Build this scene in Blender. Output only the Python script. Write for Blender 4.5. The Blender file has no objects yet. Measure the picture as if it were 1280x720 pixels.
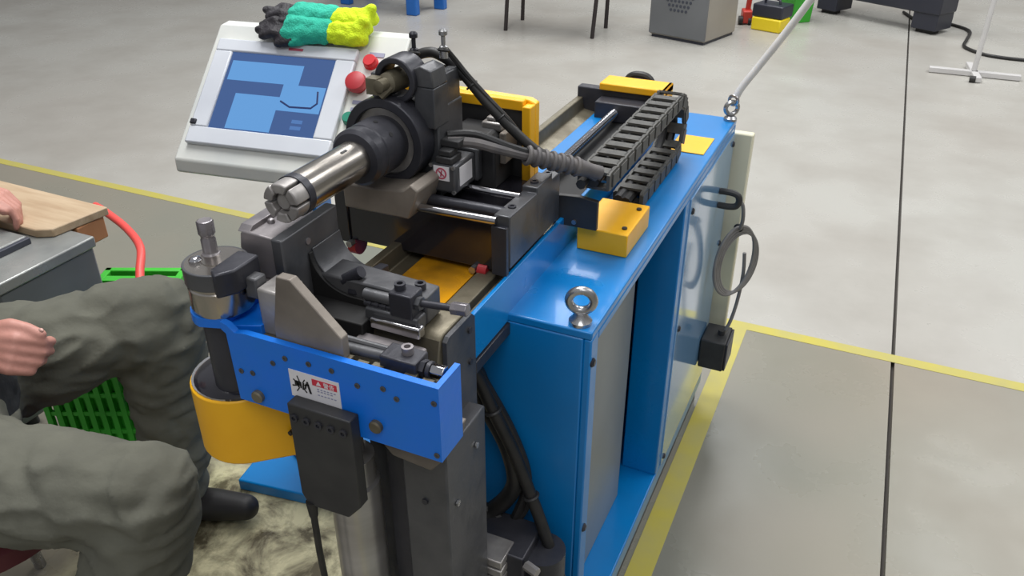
import bpy, bmesh, math, random
from mathutils import Vector, Matrix, noise
random.seed(7)
PI = math.pi
SC = bpy.context.scene
COL = SC.collection

# ------------------------------------------------------------------ camera
cam_d = bpy.data.cameras.new('camera')
cam_d.sensor_width = 36.0
cam_d.lens = 1050.0 / 1280.0 * 36.0
cam_d.clip_start = 0.02
cam_d.clip_end = 200
cam = bpy.data.objects.new('camera', cam_d)
COL.objects.link(cam)
Yc = Vector((550.0 / 1050.0, 611.0 / 1050.0, -1.0)).normalized()       # world +Y seen in camera space
Zc = Vector((1, 0, 0)).cross(Yc).normalized()
if Zc.y < 0: Zc = -Zc
Xc = Yc.cross(Zc)
cam.matrix_world = Matrix(((Xc.x, Xc.y, Xc.z, 0), (Yc.x, Yc.y, Yc.z, 0), (Zc.x, Zc.y, Zc.z, 1.62), (0, 0, 0, 1)))
SC.camera = cam

# ------------------------------------------------------------------ light
SC.view_settings.view_transform = 'Standard'
SC.view_settings.look = 'None'
SC.view_settings.gamma = 1.0
SC.view_settings.use_curve_mapping = False
SC.view_settings.exposure = 0.0
wd = bpy.data.worlds.new('hall'); SC.world = wd
wd.use_nodes = True
wd.node_tree.nodes['Background'].inputs[0].default_value = (0.93, 0.95, 1.0, 1)
wd.node_tree.nodes['Background'].inputs[1].default_value = 0.36

def area(name, loc, size, power, target=None, color=(1, 1, 1)):
    l = bpy.data.lights.new(name, 'AREA'); l.shape = 'RECTANGLE'
    l.size, l.size_y = size; l.energy = power; l.color = color
    o = bpy.data.objects.new(name, l); COL.objects.link(o); o.location = loc
    if target is not None:
        o.rotation_euler = (Vector(target) - Vector(loc)).to_track_quat('-Z', 'Y').to_euler()
    return o
area('hall_lamp', (-1.6, 2.2, 5.0), (1.6, 3.0), 195)
area('hall_lamp', (2.6, 3.5, 5.0), (1.6, 3.0), 105)
area('hall_lamp', (-2.0, 7.0, 5.0), (3.0, 3.0), 190)
area('hall_lamp', (2.5, 8.0, 5.0), (3.0, 3.0), 150)
area('hall_lamp', (0.8, -1.5, 4.5), (2.0, 2.0), 60)

# ------------------------------------------------------------------ materials
def lin(c):
    r = []
    for v in c:
        v /= 255.0
        r.append(v / 12.92 if v <= 0.04045 else ((v + 0.055) / 1.055) ** 2.4)
    return (r[0], r[1], r[2], 1.0)

def mat(name, c, rough=0.5, metal=0.0, c2=None, scale=8.0, amount=0.5, bump=0.0, bscale=None, coat=0.0, stretch=None, rvar=0.0, emit=0.0, detail=4):
    m = bpy.data.materials.new(name); m.use_nodes = True
    nt = m.node_tree; b = nt.nodes['Principled BSDF']
    b.inputs['Base Color'].default_value = lin(c)
    b.inputs['Roughness'].default_value = rough
    b.inputs['Metallic'].default_value = metal
    if coat:
        b.inputs['Coat Weight'].default_value = coat
        b.inputs['Coat Roughness'].default_value = 0.08
    if emit:
        b.inputs['Emission Color'].default_value = lin(c); b.inputs['Emission Strength'].default_value = emit
    tc = nt.nodes.new('ShaderNodeTexCoord'); mp = nt.nodes.new('ShaderNodeMapping')
    nt.links.new(tc.outputs['Object'], mp.inputs[0])
    if stretch: mp.inputs['Scale'].default_value = stretch
    if c2 is not None:
        n = nt.nodes.new('ShaderNodeTexNoise'); n.inputs['Scale'].default_value = scale; n.inputs['Detail'].default_value = detail
        nt.links.new(mp.outputs[0], n.inputs['Vector'])
        rp = nt.nodes.new('ShaderNodeValToRGB')
        rp.color_ramp.elements[0].position = 0.5 - 0.25 * (1.1 - amount) - 0.05; rp.color_ramp.elements[1].position = 0.5 + 0.3 * (1.2 - amount)
        rp.color_ramp.elements[0].color = lin(c); rp.color_ramp.elements[1].color = lin(c2)
        nt.links.new(n.outputs[0], rp.inputs[0]); nt.links.new(rp.outputs[0], b.inputs['Base Color'])
        if rvar:
            mr = nt.nodes.new('ShaderNodeMapRange')
            mr.inputs['From Min'].default_value = 0.3; mr.inputs['From Max'].default_value = 0.7
            mr.inputs['To Min'].default_value = max(0.02, rough - rvar); mr.inputs['To Max'].default_value = min(1, rough + rvar)
            nt.links.new(n.outputs[0], mr.inputs[0]); nt.links.new(mr.outputs[0], b.inputs['Roughness'])
    if bump:
        n2 = nt.nodes.new('ShaderNodeTexNoise'); n2.inputs['Scale'].default_value = bscale or scale * 3; n2.inputs['Detail'].default_value = 4
        nt.links.new(mp.outputs[0], n2.inputs['Vector'])
        bp = nt.nodes.new('ShaderNodeBump'); bp.inputs['Strength'].default_value = bump; bp.inputs['Distance'].default_value = 0.01
        nt.links.new(n2.outputs[0], bp.inputs['Height']); nt.links.new(bp.outputs[0], b.inputs['Normal'])
    return m

BLUE = mat('blue_enamel', (0, 127, 202), 0.34, 0, (4, 116, 186), 6, .4, coat=.3, rvar=.08)
ARMBLUE = mat('arm_blue_paint', (4, 112, 228), 0.4, 0, (12, 116, 214), 14, .4, .05, 60)
PANELBLUE = mat('blue_panel_with_reflection', (112, 160, 205), 0.12, 0, (120, 166, 208), 4, .4, coat=.6)  # floor reflection put into the colour as a paler blue
PANELGREY = mat('grey_panel_paint', (126, 132, 132), 0.3, 0, (112, 118, 118), 5, .4)
YELLOW = mat('yellow_enamel', (252, 190, 24), 0.4, 0, (242, 176, 20), 9, .3, rvar=.1)
YELLOWDIRT = mat('oily_yellow_plate', (214, 150, 24), 0.3, 0, (120, 84, 22), 14, .45, rvar=.1)
BLACK = mat('black_oxide_steel', (48, 49, 56), 0.38, 0.3, (64, 64, 70), 12, .5, .08, 80, rvar=.1)
BLACKGLOSS = mat('black_painted_steel', (30, 30, 36), 0.16, 0.2, (44, 42, 48), 7, .5, .06, 12, coat=.4)
BLACKPLASTIC = mat('black_plastic', (40, 40, 42), 0.5, 0, (54, 54, 54), 20, .5)
CHAINMAT = mat('dusty_black_nylon', (66, 66, 65), 0.6, 0, (86, 85, 80), 60, .5, .1, 200)
RUBBER = mat('black_rubber', (24, 25, 26), 0.5, 0, (42, 40, 38), 30, .5)
CABLEGREY = mat('dusty_cable_jacket', (84, 82, 84), 0.6, 0, (106, 102, 100), 40, .5)
STEEL = mat('oiled_tool_steel', (134, 130, 134), 0.36, 0.55, (156, 150, 150), 16, .5, .08, 60, rvar=.12)
DARKSTEEL = mat('dark_tool_steel', (74, 76, 80), 0.38, 0.4, (98, 98, 100), 14, .5, .08, 60, rvar=.1)
BRUSHED = mat('brushed_bright_steel', (196, 194, 192), 0.3, 0.6, (158, 154, 150), 5, .5, stretch=(1, 1, 3))
COILGREY = mat('grey_cable_jacket', (132, 130, 128), 0.5, 0, (116, 114, 112), 30, .5)
BLACKSHADE = mat('black_trough_and_shade', (16, 16, 17), 0.65, 0, (26, 25, 24), 20, .5)  # near-black: deep-recess shade put into the colour; also blackens the screw trough
CHROME = mat('chromed_steel', (200, 200, 204), 0.12, 1.0, (176, 174, 176), 20, .4, rvar=.04)
TUBESTEEL = mat('ground_steel', (176, 170, 162), 0.24, 1.0, (190, 184, 176), 9, .5, rvar=.04)
GREASE = mat('greasy_tan_steel', (128, 122, 104), 0.45, 0.5, (94, 86, 70), 12, .5, .12, 50, rvar=.12)
TANPLATE = mat('dull_cast_plate', (150, 142, 132), 0.5, 0.3, (112, 104, 96), 10, .5, .08, 70)
ALU = mat('cast_aluminium', (186, 182, 178), 0.4, 0.5, (130, 126, 124), 18, .5, .1, 60)
GALV = mat('zinc_plated_steel', (196, 196, 196), 0.28, 0.9, (150, 150, 152), 30, .5, rvar=.1)
CREAM = mat('cream_paint', (226, 222, 196), 0.5, 0, (214, 210, 180), 4, .4)
WHITEBOX = mat('off_white_enamel', (222, 222, 214), 0.35, 0, (198, 202, 200), 7, .35, rvar=.08)
LILAC = mat('pale_plastic_bezel', (212, 216, 222), 0.3, 0, (196, 200, 208), 7, .35)
def screen_mat(name, c):
    m = mat(name, (4, 5, 8), .2); b = m.node_tree.nodes['Principled BSDF']
    b.inputs['Emission Color'].default_value = lin(c); b.inputs['Emission Strength'].default_value = .9
    return m
REDBTN = mat('red_plastic', (205, 22, 34), 0.35)
REDDULL = mat('dull_red_plastic', (176, 44, 52), 0.45)
GREENBTN = mat('green_plastic', (22, 130, 104), 0.4)
SCRDARK = screen_mat('screen_dark_blue', (66, 96, 150))
SCRLIGHT = screen_mat('screen_light_blue', (104, 164, 226))
SCRMID = screen_mat('screen_mid_blue', (84, 126, 188))
SCRLINE = screen_mat('screen_line', (40, 52, 100))
LABELWHITE = mat('printed_white_label', (232, 230, 232), 0.45, 0, (222, 220, 224), 20, .3)
LABELRED = mat('printed_red', (205, 52, 72), 0.45)
LABELPINK = mat('printed_pink', (186, 84, 104), 0.45)
LABELBLACK = mat('printed_black', (26, 26, 28), 0.5)
LABELGREY = mat('printed_grey', (150, 152, 176), 0.5)
TROUSER = mat('olive_work_cloth', (106, 106, 94), 0.9, 0, (92, 92, 82), 9, .5, .35, 26)
SKIN = mat('skin', (186, 132, 118), 0.5, 0, (204, 146, 132), 14, .5, .1, 90)
NAIL = mat('fingernail', (214, 168, 156), 0.3)
JACKET = mat('dark_work_jacket', (52, 54, 56), 0.9, 0, (42, 44, 46), 9, .5, .3, 30)
SHOE = mat('black_shoe_leather', (26, 26, 28), 0.5, 0, (38, 36, 36), 12, .5)
HAIR = mat('black_hair', (20, 18, 18), 0.6, 0, (32, 28, 26), 60, .5, .5, 160)
MAROON = mat('maroon_vinyl', (92, 36, 42), 0.5, 0, (76, 28, 34), 9, .4)
CRATEGREEN = mat('green_crate_plastic', (70, 192, 58), 0.4, 0, (54, 172, 48), 8, .4)
REDHOSE = mat('red_rubber_hose', (232, 84, 78), 0.4)
GREYMETAL = mat('grey_machined_metal', (166, 168, 164), 0.32, 0.3, (128, 130, 128), 9, .5, rvar=.1)
GREYSIDE = mat('grey_painted_side', (118, 122, 124), 0.5, 0, (106, 110, 112), 5, .4)
DARKSLATE = mat('dark_slate_paint', (70, 74, 84), 0.5, 0, (58, 60, 70), 8, .4)
WOOD = mat('worn_plywood', (194, 172, 142), 0.65, 0, (172, 146, 116), 6, .5, .1, 30, stretch=(1, 8, 8))
CARD = mat('brown_cardboard', (188, 134, 92), 0.8, 0, (166, 112, 74), 7, .4)
GLOVETEAL = mat('teal_knit_glove', (44, 190, 160), 0.8, 0, (30, 164, 138), 40, .5, .4, 240)
GLOVEYEL = mat('lime_yellow_cuff', (222, 246, 30), 0.8, 0, (200, 230, 24), 40, .5, .4, 260)
GLOVEBLK = mat('black_coated_fingers', (30, 28, 32), 0.6, 0, (48, 44, 50), 50, .5, .3, 200)
FARGREY = mat('far_grey_cabinet', (112, 114, 116), 0.45, 0, (102, 104, 106), 3, .4)
FARSIDE = mat('far_beige_side', (158, 152, 142), 0.5, 0, (148, 142, 132), 3, .4)
NAVY = mat('far_dark_navy', (40, 42, 54), 0.4, 0, (48, 50, 60), 3, .4)
WHITEPOLE = mat('white_plastic_hose', (228, 226, 222), 0.35, 0, (210, 208, 204), 20, .4)
STANDWHITE = mat('white_stand_paint', (208, 206, 204), 0.4, 0, (196, 194, 192), 6, .4)
BLUEPLASTIC = mat('blue_plastic', (32, 108, 190), 0.4, 0, (24, 92, 170), 5, .4)
FARRED = mat('far_red_plastic', (196, 62, 52), 0.45)
FARGREEN = mat('far_green_plastic', (60, 176, 48), 0.45, 0, (48, 152, 40), 4, .4)
FARYELLOW = mat('far_yellow_plastic', (232, 206, 34), 0.4)
CHAIRLEG = mat('dark_chair_tube', (58, 52, 52), 0.4, 0.4)
LINEYEL = mat('yellow_floor_paint', (190, 178, 74), 0.5, 0, (176, 168, 104), 9, .5, rvar=.1, detail=8)
JOINT = mat('dark_joint_filler', (74, 70, 66), 0.8)
WALLM = mat('hall_wall_paint', (206, 204, 198), 0.7, 0, (196, 194, 188), 1.2, .4)

def floor_material():
    m = bpy.data.materials.new('worn_grey_epoxy'); m.use_nodes = True
    nt = m.node_tree; N = nt.nodes; L = nt.links; b = N['Principled BSDF']
    tc = N.new('ShaderNodeTexCoord')
    sep = N.new('ShaderNodeSeparateXYZ'); L.new(tc.outputs['Object'], sep.inputs[0])
    def ns(scale, detail=5, rough=.55, dist=0.0):
        n = N.new('ShaderNodeTexNoise'); n.inputs['Scale'].default_value = scale; n.inputs['Detail'].default_value = detail
        n.inputs['Roughness'].default_value = rough; n.inputs['Distortion'].default_value = dist
        L.new(tc.outputs['Object'], n.inputs['Vector']); return n
    def ramp(src, p0, c0, p1, c1):
        r = N.new('ShaderNodeValToRGB'); e = r.color_ramp.elements
        e[0].position, e[0].color = p0, c0; e[1].position, e[1].color = p1, c1
        L.new(src, r.inputs[0]); return r.outputs[0]
    def mix(f, a, c):
        x = N.new('ShaderNodeMix'); x.data_type = 'RGBA'
        if isinstance(f, float): x.inputs[0].default_value = f
        else: L.new(f, x.inputs[0])
        L.new(a, x.inputs[6]); L.new(c, x.inputs[7]); return x.outputs[2]
    def mth(op, a, b_):
        x = N.new('ShaderNodeMath'); x.operation = op
        for i, v in enumerate((a, b_)):
            if isinstance(v, (int, float)): x.inputs[i].default_value = v
            else: L.new(v, x.inputs[i])
        return x.outputs[0]
    big = ns(.55, 3); mid = ns(2.2, 6, .6); fine = ns(14, 6, .65)
    inner = ramp(big.outputs[0], .38, lin((124, 126, 115)), .62, lin((146, 138, 123)))      # inside the painted bay
    outer = ramp(big.outputs[0], .35, lin((184, 183, 176)), .65, lin((172, 168, 160)))      # gangway
    bay = mth('GREATER_THAN', sep.outputs['Y'], 2.64)
    c = mix(bay, inner, outer)
    dirt = ramp(mid.outputs[0], .42, (0, 0, 0, 1), .72, (1, 1, 1, 1))
    dcol = N.new('ShaderNodeRGB'); dcol.outputs[0].default_value = lin((128, 122, 112))
    f = mth('MULTIPLY', dirt, .35); c = mix(f, c, dcol.outputs[0])
    # rubbed, oily patch beside the operator
    dx = mth('SUBTRACT', sep.outputs['X'], -1.2); dy = mth('SUBTRACT', sep.outputs['Y'], 1.05)
    d2 = mth('SQRT', mth('ADD', mth('MULTIPLY', dx, dx), mth('MULTIPLY', dy, dy)), 0)
    d3 = mth('ADD', d2, mth('MULTIPLY', mth('SUBTRACT', mid.outputs[0], .5), .5))
    mask = ramp(d3, .30, (1, 1, 1, 1), .46, (0, 0, 0, 1))
    patch = ramp(ns(9, 7, .65, .4).outputs[0], .40, lin((92, 84, 64)), .60, lin((206, 198, 160)))
    c = mix(mask, c, patch)
    sp = ramp(fine.outputs[0], .66, (0, 0, 0, 1), .8, (1, 1, 1, 1))
    dk = N.new('ShaderNodeRGB'); dk.outputs[0].default_value = lin((110, 106, 100))
    c = mix(mth('MULTIPLY', sp, .35), c, dk.outputs[0])
    L.new(c, b.inputs['Base Color'])
    mr = N.new('ShaderNodeMapRange'); mr.inputs['From Min'].default_value = .35; mr.inputs['From Max'].default_value = .7
    mr.inputs['To Min'].default_value = .22; mr.inputs['To Max'].default_value = .42
    L.new(mid.outputs[0], mr.inputs[0]); L.new(mr.outputs[0], b.inputs['Roughness'])
    return m
FLOOR = floor_material()

# ------------------------------------------------------------------ mesh helpers
class M:
    def __init__(s): s.v = []; s.f = []
    def add(s, vs, fs):
        o = len(s.v); s.v += [tuple(v) for v in vs]; s.f += [[i + o for i in f] for f in fs]; return s
    def box(s, x0, x1, y0, y1, z0, z1):
        vs = [(x, y, z) for x in (x0, x1) for y in (y0, y1) for z in (z0, z1)]
        return s.add(vs, [(0, 1, 3, 2), (4, 6, 7, 5), (0, 4, 5, 1), (2, 3, 7, 6), (0, 2, 6, 4), (1, 5, 7, 3)])
    def obox(s, c, size, mx):
        h = Vector(size) / 2
        vs = [Vector(c) + mx @ Vector((a * h.x, b * h.y, d * h.z)) for a in (-1, 1) for b in (-1, 1) for d in (-1, 1)]
        return s.add(vs, [(0, 1, 3, 2), (4, 6, 7, 5), (0, 4, 5, 1), (2, 3, 7, 6), (0, 2, 6, 4), (1, 5, 7, 3)])
    def prism(s, pts, axis, a0, a1):
        n = len(pts)
        def P(p, a): return {'x': (a, p[0], p[1]), 'y': (p[0], a, p[1]), 'z': (p[0], p[1], a)}[axis]
        vs = [P(p, a0) for p in pts] + [P(p, a1) for p in pts]
        return s.add(vs, [list(range(n)), list(range(2 * n - 1, n - 1, -1))] + [(i, i + n, (i + 1) % n + n, (i + 1) % n) for i in range(n)])
    def lathe(s, p0, d, prof, n=24, ph=0.0):
        d = Vector(d).normalized(); a = d.orthogonal().normalized(); b = d.cross(a)
        vs = []
        for r, t in prof:
            for i in range(n):
                w = 2 * PI * i / n + ph
                vs.append(Vector(p0) + d * t + (a * math.cos(w) + b * math.sin(w)) * max(r, 1e-5))
        fs = []
        for k in range(len(prof) - 1):
            for i in range(n):
                j = (i + 1) % n; fs.append((k * n + i, k * n + j, (k + 1) * n + j, (k + 1) * n + i))
        fs.append(list(range(n - 1, -1, -1))); k = (len(prof) - 1) * n; fs.append([k + i for i in range(n)])
        return s.add(vs, fs)
    def cyl(s, p0, p1, r, r2=None, n=20, ph=0.0):
        p0, p1 = Vector(p0), Vector(p1); L = (p1 - p0).length
        return s.lathe(p0, p1 - p0, [(r, 0), (r if r2 is None else r2, L)], n, ph)
    def pipe(s, p0, p1, r, ri, n=32):
        p0, p1 = Vector(p0), Vector(p1); d = (p1 - p0); L = d.length; d.normalize()
        a = d.orthogonal().normalized(); b = d.cross(a); vs = []
        for rr, t in ((r, 0), (r, L), (ri, L), (ri, 0)):
            for i in range(n):
                w = 2 * PI * i / n; vs.append(p0 + d * t + (a * math.cos(w) + b * math.sin(w)) * rr)
        fs = [(k * n + i, k * n + (i + 1) % n, ((k + 1) % 4) * n + (i + 1) % n, ((k + 1) % 4) * n + i) for k in range(4) for i in range(n)]
        return s.add(vs, fs)
    def torus(s, c, nrm, R, r, n=28, m=10, a0=0, a1=2 * PI):
        d = Vector(nrm).normalized(); a = d.orthogonal().normalized(); b = d.cross(a)
        full = abs(a1 - a0 - 2 * PI) < 1e-6
        k = n if full else n + 1; vs = []
        for i in range(k):
            w = a0 + (a1 - a0) * i / n; e = a * math.cos(w) + b * math.sin(w)
            for j in range(m):
                q = 2 * PI * j / m; vs.append(Vector(c) + e * (R + r * math.cos(q)) + d * (r * math.sin(q)))
        fs = [(i * m + j, ((i + 1) % k) * m + j, ((i + 1) % k) * m + (j + 1) % m, i * m + (j + 1) % m) for i in range(n) for j in range(m)]
        return s.add(vs, fs)
    def tube(s, pts, r, n=10, sub=6, r2=None):
        P = smooth(pts, sub) if sub > 1 else [Vector(p) for p in pts]
        k = len(P); vs = []; prev = None
        for i, p in enumerate(P):
            t = (P[min(i + 1, k - 1)] - P[max(i - 1, 0)]).normalized()
            if prev is None: a = t.orthogonal().normalized()
            else:
                a = prev - t * prev.dot(t); a = a.normalized() if a.length > 1e-6 else t.orthogonal().normalized()
            prev = a; b = t.cross(a)
            rr = r if r2 is None else r + (r2 - r) * i / (k - 1)
            for j in range(n):
                w = 2 * PI * j / n; vs.append(p + (a * math.cos(w) + b * math.sin(w)) * rr)
        fs = [(i * n + j, i * n + (j + 1) % n, (i + 1) * n + (j + 1) % n, (i + 1) * n + j) for i in range(k - 1) for j in range(n)]
        fs += [list(range(n - 1, -1, -1)), [(k - 1) * n + j for j in range(n)]]
        return s.add(vs, fs)
    def ball(s, c, r, n=14, m=8, sc=(1, 1, 1), mx=None):
        vs = []
        for i in range(m + 1):
            th = PI * i / m
            for j in range(n):
                w = 2 * PI * j / n
                q = Vector((max(math.sin(th), 1e-4) * math.cos(w) * sc[0], max(math.sin(th), 1e-4) * math.sin(w) * sc[1], math.cos(th) * sc[2])) * r
                vs.append(Vector(c) + (mx @ q if mx else q))
        fs = [(i * n + j, i * n + (j + 1) % n, (i + 1) * n + (j + 1) % n, (i + 1) * n + j) for i in range(m) for j in range(n)]
        return s.add(vs, fs)
    def limb(s, p0, p1, r0, r1, n=16, k=6):
        # rounded tapered capsule
        p0, p1 = Vector(p0), Vector(p1); L = (p1 - p0).length; prof = []
        for i in range(k + 1):
            a = PI / 2 * i / k; prof.append((r0 * math.sin(a), -r0 * math.cos(a)))
        for i in range(k + 1):
            a = PI / 2 * i / k; prof.append((r1 * math.cos(a), L + r1 * math.sin(a)))
        return s.lathe(p0, p1 - p0, prof, n)

def smooth(pts, sub):
    P = [Vector(p) for p in pts]
    if len(P) < 3: return P
    out = []
    for i in range(len(P) - 1):
        a = P[max(i - 1, 0)]; b = P[i]; c = P[i + 1]; d = P[min(i + 2, len(P) - 1)]
        for k in range(sub):
            t = k / sub
            out.append(.5 * ((2 * b) + (c - a) * t + (2 * a - 5 * b + 4 * c - d) * t * t + (3 * b - a - 3 * c + d) * t ** 3))
    out.append(P[-1]); return out

def build(name, m, material, parent=None, bevel=0.0, sharp=35, local=False, segs=2):
    me = bpy.data.meshes.new(name)
    me.from_pydata([tuple(v) for v in m.v], [], m.f); me.validate()
    bm = bmesh.new(); bm.from_mesh(me); bmesh.ops.recalc_face_normals(bm, faces=bm.faces); bm.to_mesh(me); bm.free()
    me.materials.append(material)
    for p in me.polygons: p.use_smooth = True
    me.set_sharp_from_angle(angle=math.radians(sharp))
    o = bpy.data.objects.new(name, me); COL.objects.link(o)
    if parent is not None:
        o.parent = parent
        if not local and parent.type == 'EMPTY': o.matrix_parent_inverse = Matrix.Translation(-parent.location)
    if bevel:
        md = o.modifiers.new('bevel', 'BEVEL'); md.width = bevel; md.segments = segs; md.limit_method = 'ANGLE'; md.angle_limit = math.radians(40)
    return o

def tag(o, label=None, cat=None, group=None, kind=None):
    if label: o['label'] = label
    if cat: o['category'] = cat
    if group: o['group'] = group
    if kind: o['kind'] = kind
    return o

def thing(name, loc, label, cat, group=None, rotz=0.0):
    o = bpy.data.objects.new(name, None); COL.objects.link(o); o.location = loc; o.rotation_euler = (0, 0, rotz)
    o.empty_display_size = .05
    return tag(o, label, cat, group)

def remeshed(name, m, material, parent, voxel, smooth_it=6, disp=None, local=False):
    # many overlapping rounded limbs fused into ONE continuous surface
    me = bpy.data.meshes.new(name + '_raw'); me.from_pydata([tuple(v) for v in m.v], [], m.f)
    bm = bmesh.new(); bm.from_mesh(me); bmesh.ops.recalc_face_normals(bm, faces=bm.faces); bm.to_mesh(me); bm.free()
    o = bpy.data.objects.new(name, me); COL.objects.link(o)
    r = o.modifiers.new('r', 'REMESH'); r.mode = 'VOXEL'; r.voxel_size = voxel; r.use_smooth_shade = True
    if smooth_it:
        sm = o.modifiers.new('s', 'SMOOTH'); sm.iterations = smooth_it; sm.factor = .5
    dg = bpy.context.evaluated_depsgraph_get()
    me2 = bpy.data.meshes.new_from_object(o.evaluated_get(dg)); me2.name = name
    o.modifiers.clear(); o.data = me2; bpy.data.meshes.remove(me)
    if disp:
        me2.update()
        nrm = [v.normal.copy() for v in me2.vertices]
        for v, nn in zip(me2.vertices, nrm): v.co += nn * disp(v.co)
    me2.materials.clear(); me2.materials.append(material)
    for p in me2.polygons: p.use_smooth = True
    if parent is not None:
        o.parent = parent
        if not local and parent.type == 'EMPTY': o.matrix_parent_inverse = Matrix.Translation(-parent.location)
    return o

# ------------------------------------------------------------------ setting
fl = build('floor', M().box(-14, 12, -4, 16, -.12, -.02), JOINT); tag(fl, kind='structure')
def jx(y): return .236 + (y - 1.646) * -.0276
build('slab', M().prism([(-14, -4), (jx(-4) - .006, -4), (jx(16) - .006, 16), (-14, 16)], 'z', -.02, 0), FLOOR, fl)
build('slab', M().prism([(jx(-4) + .006, -4), (12, -4), (12, 16), (jx(16) + .006, 16)], 'z', -.02, 0), FLOOR, fl)
tag(build('trim_1', M().box(-.332, -.272, -.6, 2.61, 0, .0012), LINEYEL), kind='structure')
tag(build('trim_2', M().box(-9, 6, 2.61, 2.657, 0, .0012), LINEYEL), kind='structure')
tag(build('wall_back', M().box(-14, 12, 15.8, 16, 0, 5.5), WALLM), kind='structure')
tag(build('wall_left', M().box(-14, -13.8, -4, 15.8, 0, 5.5), WALLM), kind='structure')
tag(build('wall_right', M().box(11.8, 12, -4, 15.8, 0, 5.5), WALLM), kind='structure')

# ================================================================== tube bending machine
MC = thing('tube_bending_machine', (-.55, 1.6, 0), 'blue tube bending machine with yellow end covers, black carriage and swing arm', 'machine')

# ---- cabinet
cab = M()
cab.box(-.705, -.338, 1.05, 2.17, .885, .90)
cab.box(-.705, -.352, 1.05, 1.062, .10, .885)
cab.box(-.705, -.693, 1.062, 2.17, .10, .885)
cab.box(-.693, -.338, 2.158, 2.17, .10, .885)
cab.box(-.352, -.338, 1.05, 1.085, .10, .885)
cab.box(-.352, -.338, 1.085, 2.158, .868, .885)
cab.box(-.43, -.338, 1.65, 1.69, .10, .868)
cab.box(-.70, -.338, 1.05, 2.17, .05, .10)
CAB = build('cabinet', cab, BLUE, MC, .003)
build('recessed_panel', M().box(-.412, -.405, 1.064, 1.54, .102, .866), PANELGREY, CAB, .002)['label'] = 'grey recessed panel'
build('inner_wall', M().box(-.60, -.595, 1.064, 1.69, .10, .868), BLACK, CAB)
build('side_panel', M().box(-.345, -.335, 1.692, 2.156, .102, .866), PANELBLUE, CAB, .0015)['label'] = 'glossy blue side panel tinted pale with floor reflection'
build('base_plinth', M().box(-.69, -.346, 1.06, 2.15, 0, .05), BLACK, CAB)
build('back_cover', M().box(-.40, -.29, 2.172, 2.20, .12, .86), CREAM, CAB, .004)['label'] = 'cream back cover'
for (x, y, z) in ((-.336, 1.058, .84), (-.336, 1.062, .47), (-.336, 1.07, .16), (-.333, 1.71, .12), (-.333, 1.71, .52), (-.333, 1.71, .83), (-.333, 2.14, .55), (-.333, 2.14, .15), (-.333, 2.14, .84)):
    build('screw', M().lathe((x - .003, y, z), (1, 0, 0), [(.008, 0), (.008, .003), (.005, .006)], 12), BLACK, CAB)
for (x, y) in ((-.366, 1.072),):
    e = M().lathe((x, y, .90), (0, 0, 1), [(.019, 0), (.019, .006), (.013, .012), (.010, .02)], 20)
    e.torus((x, y, .941), (.28, -.95, -.1), .0195, .0072, 30, 12)
    build('eyebolt', e, GALV, CAB)['label'] = 'chrome lifting eyebolt on the front corner'
e = M().lathe((-.352, 2.15, .90), (0, 0, 1), [(.017, 0), (.017, .006), (.011, .012)], 18); e.torus((-.352, 2.15, .932), (.5, -.85, 0), .016, .006, 24, 10)
build('eyebolt', e, GALV, CAB)['label'] = 'lifting eyebolt on the rear corner'
build('warning_plate', M().box(-.442, -.357, 1.873, 1.99, .9005, .9022), YELLOW, CAB)['label'] = 'flat yellow plate'

# ---- bed
bed = M()
bed.box(-.490, -.482, .917, 1.975, .885, .966)
bed.box(-.66, -.490, .93, 1.975, .900, .930)
bed.box(-.650, -.612, 1.05, 1.975, .930, .945).box(-.645, -.56, .94, 1.05, .930, .945)
BED = build('bed', bed, BLUE, MC, .002)
build('guide_rail', M().prism([(-.706, .90), (-.650, .90), (-.650, .938), (-.686, .945), (-.690, .974), (-.706, .974)], 'y', .95, 1.975), GREASE, BED, .002)
build('guide_rail', M().box(-.545, -.512, .93, 1.4, .93, .955).box(-.505, -.490, .93, 1.4, .93, .95), GREASE, BED, .002)
build('screw_trough', M().box(-.606, -.495, 1.12, 1.975, .93, .938), BLACKSHADE, BED)
sc = M(); sc.cyl((-.588, 1.15, .962), (-.588, 1.95, .962), .0085, n=14)
for k in range(90): sc.torus((-.588, 1.155 + k * .0088, .962), (0, 1, .12), .0085, .0026, 14, 5)
tag(build('ball_screw', sc, CHROME, BED), kind='stuff')
build('front_tray', M().box(-.655, -.55, .935, 1.16, .9455, .95), YELLOWDIRT, BED)['label'] = 'oily yellow tray'
ep = M().box(-.705, -.49, 1.955, 1.985, .885, 1.0).box(-.64, -.50, 1.90, 1.955, .938, .985)
build('end_plate', ep, BLACK, BED, .003)
yc = M().box(-.645, -.478, 1.945, 2.02, 1.0, 1.018).box(-.490, -.478, 1.915, 2.02, .96, 1.018)
build('end_cover', yc, YELLOW, BED, .003)['label'] = 'yellow end cover'
build('end_cable_loop', M().tube([(-.615, 2.05, .96), (-.605, 2.05, 1.0), (-.588, 2.05, 1.016), (-.556, 2.05, 1.015), (-.54, 2.05, .995), (-.535, 2.05, .95)], .010), RUBBER, BED)
build('under_bracket', M().box(-.505, -.478, .925, 1.05, .862, .884), BLACK, BED, .002)

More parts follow.
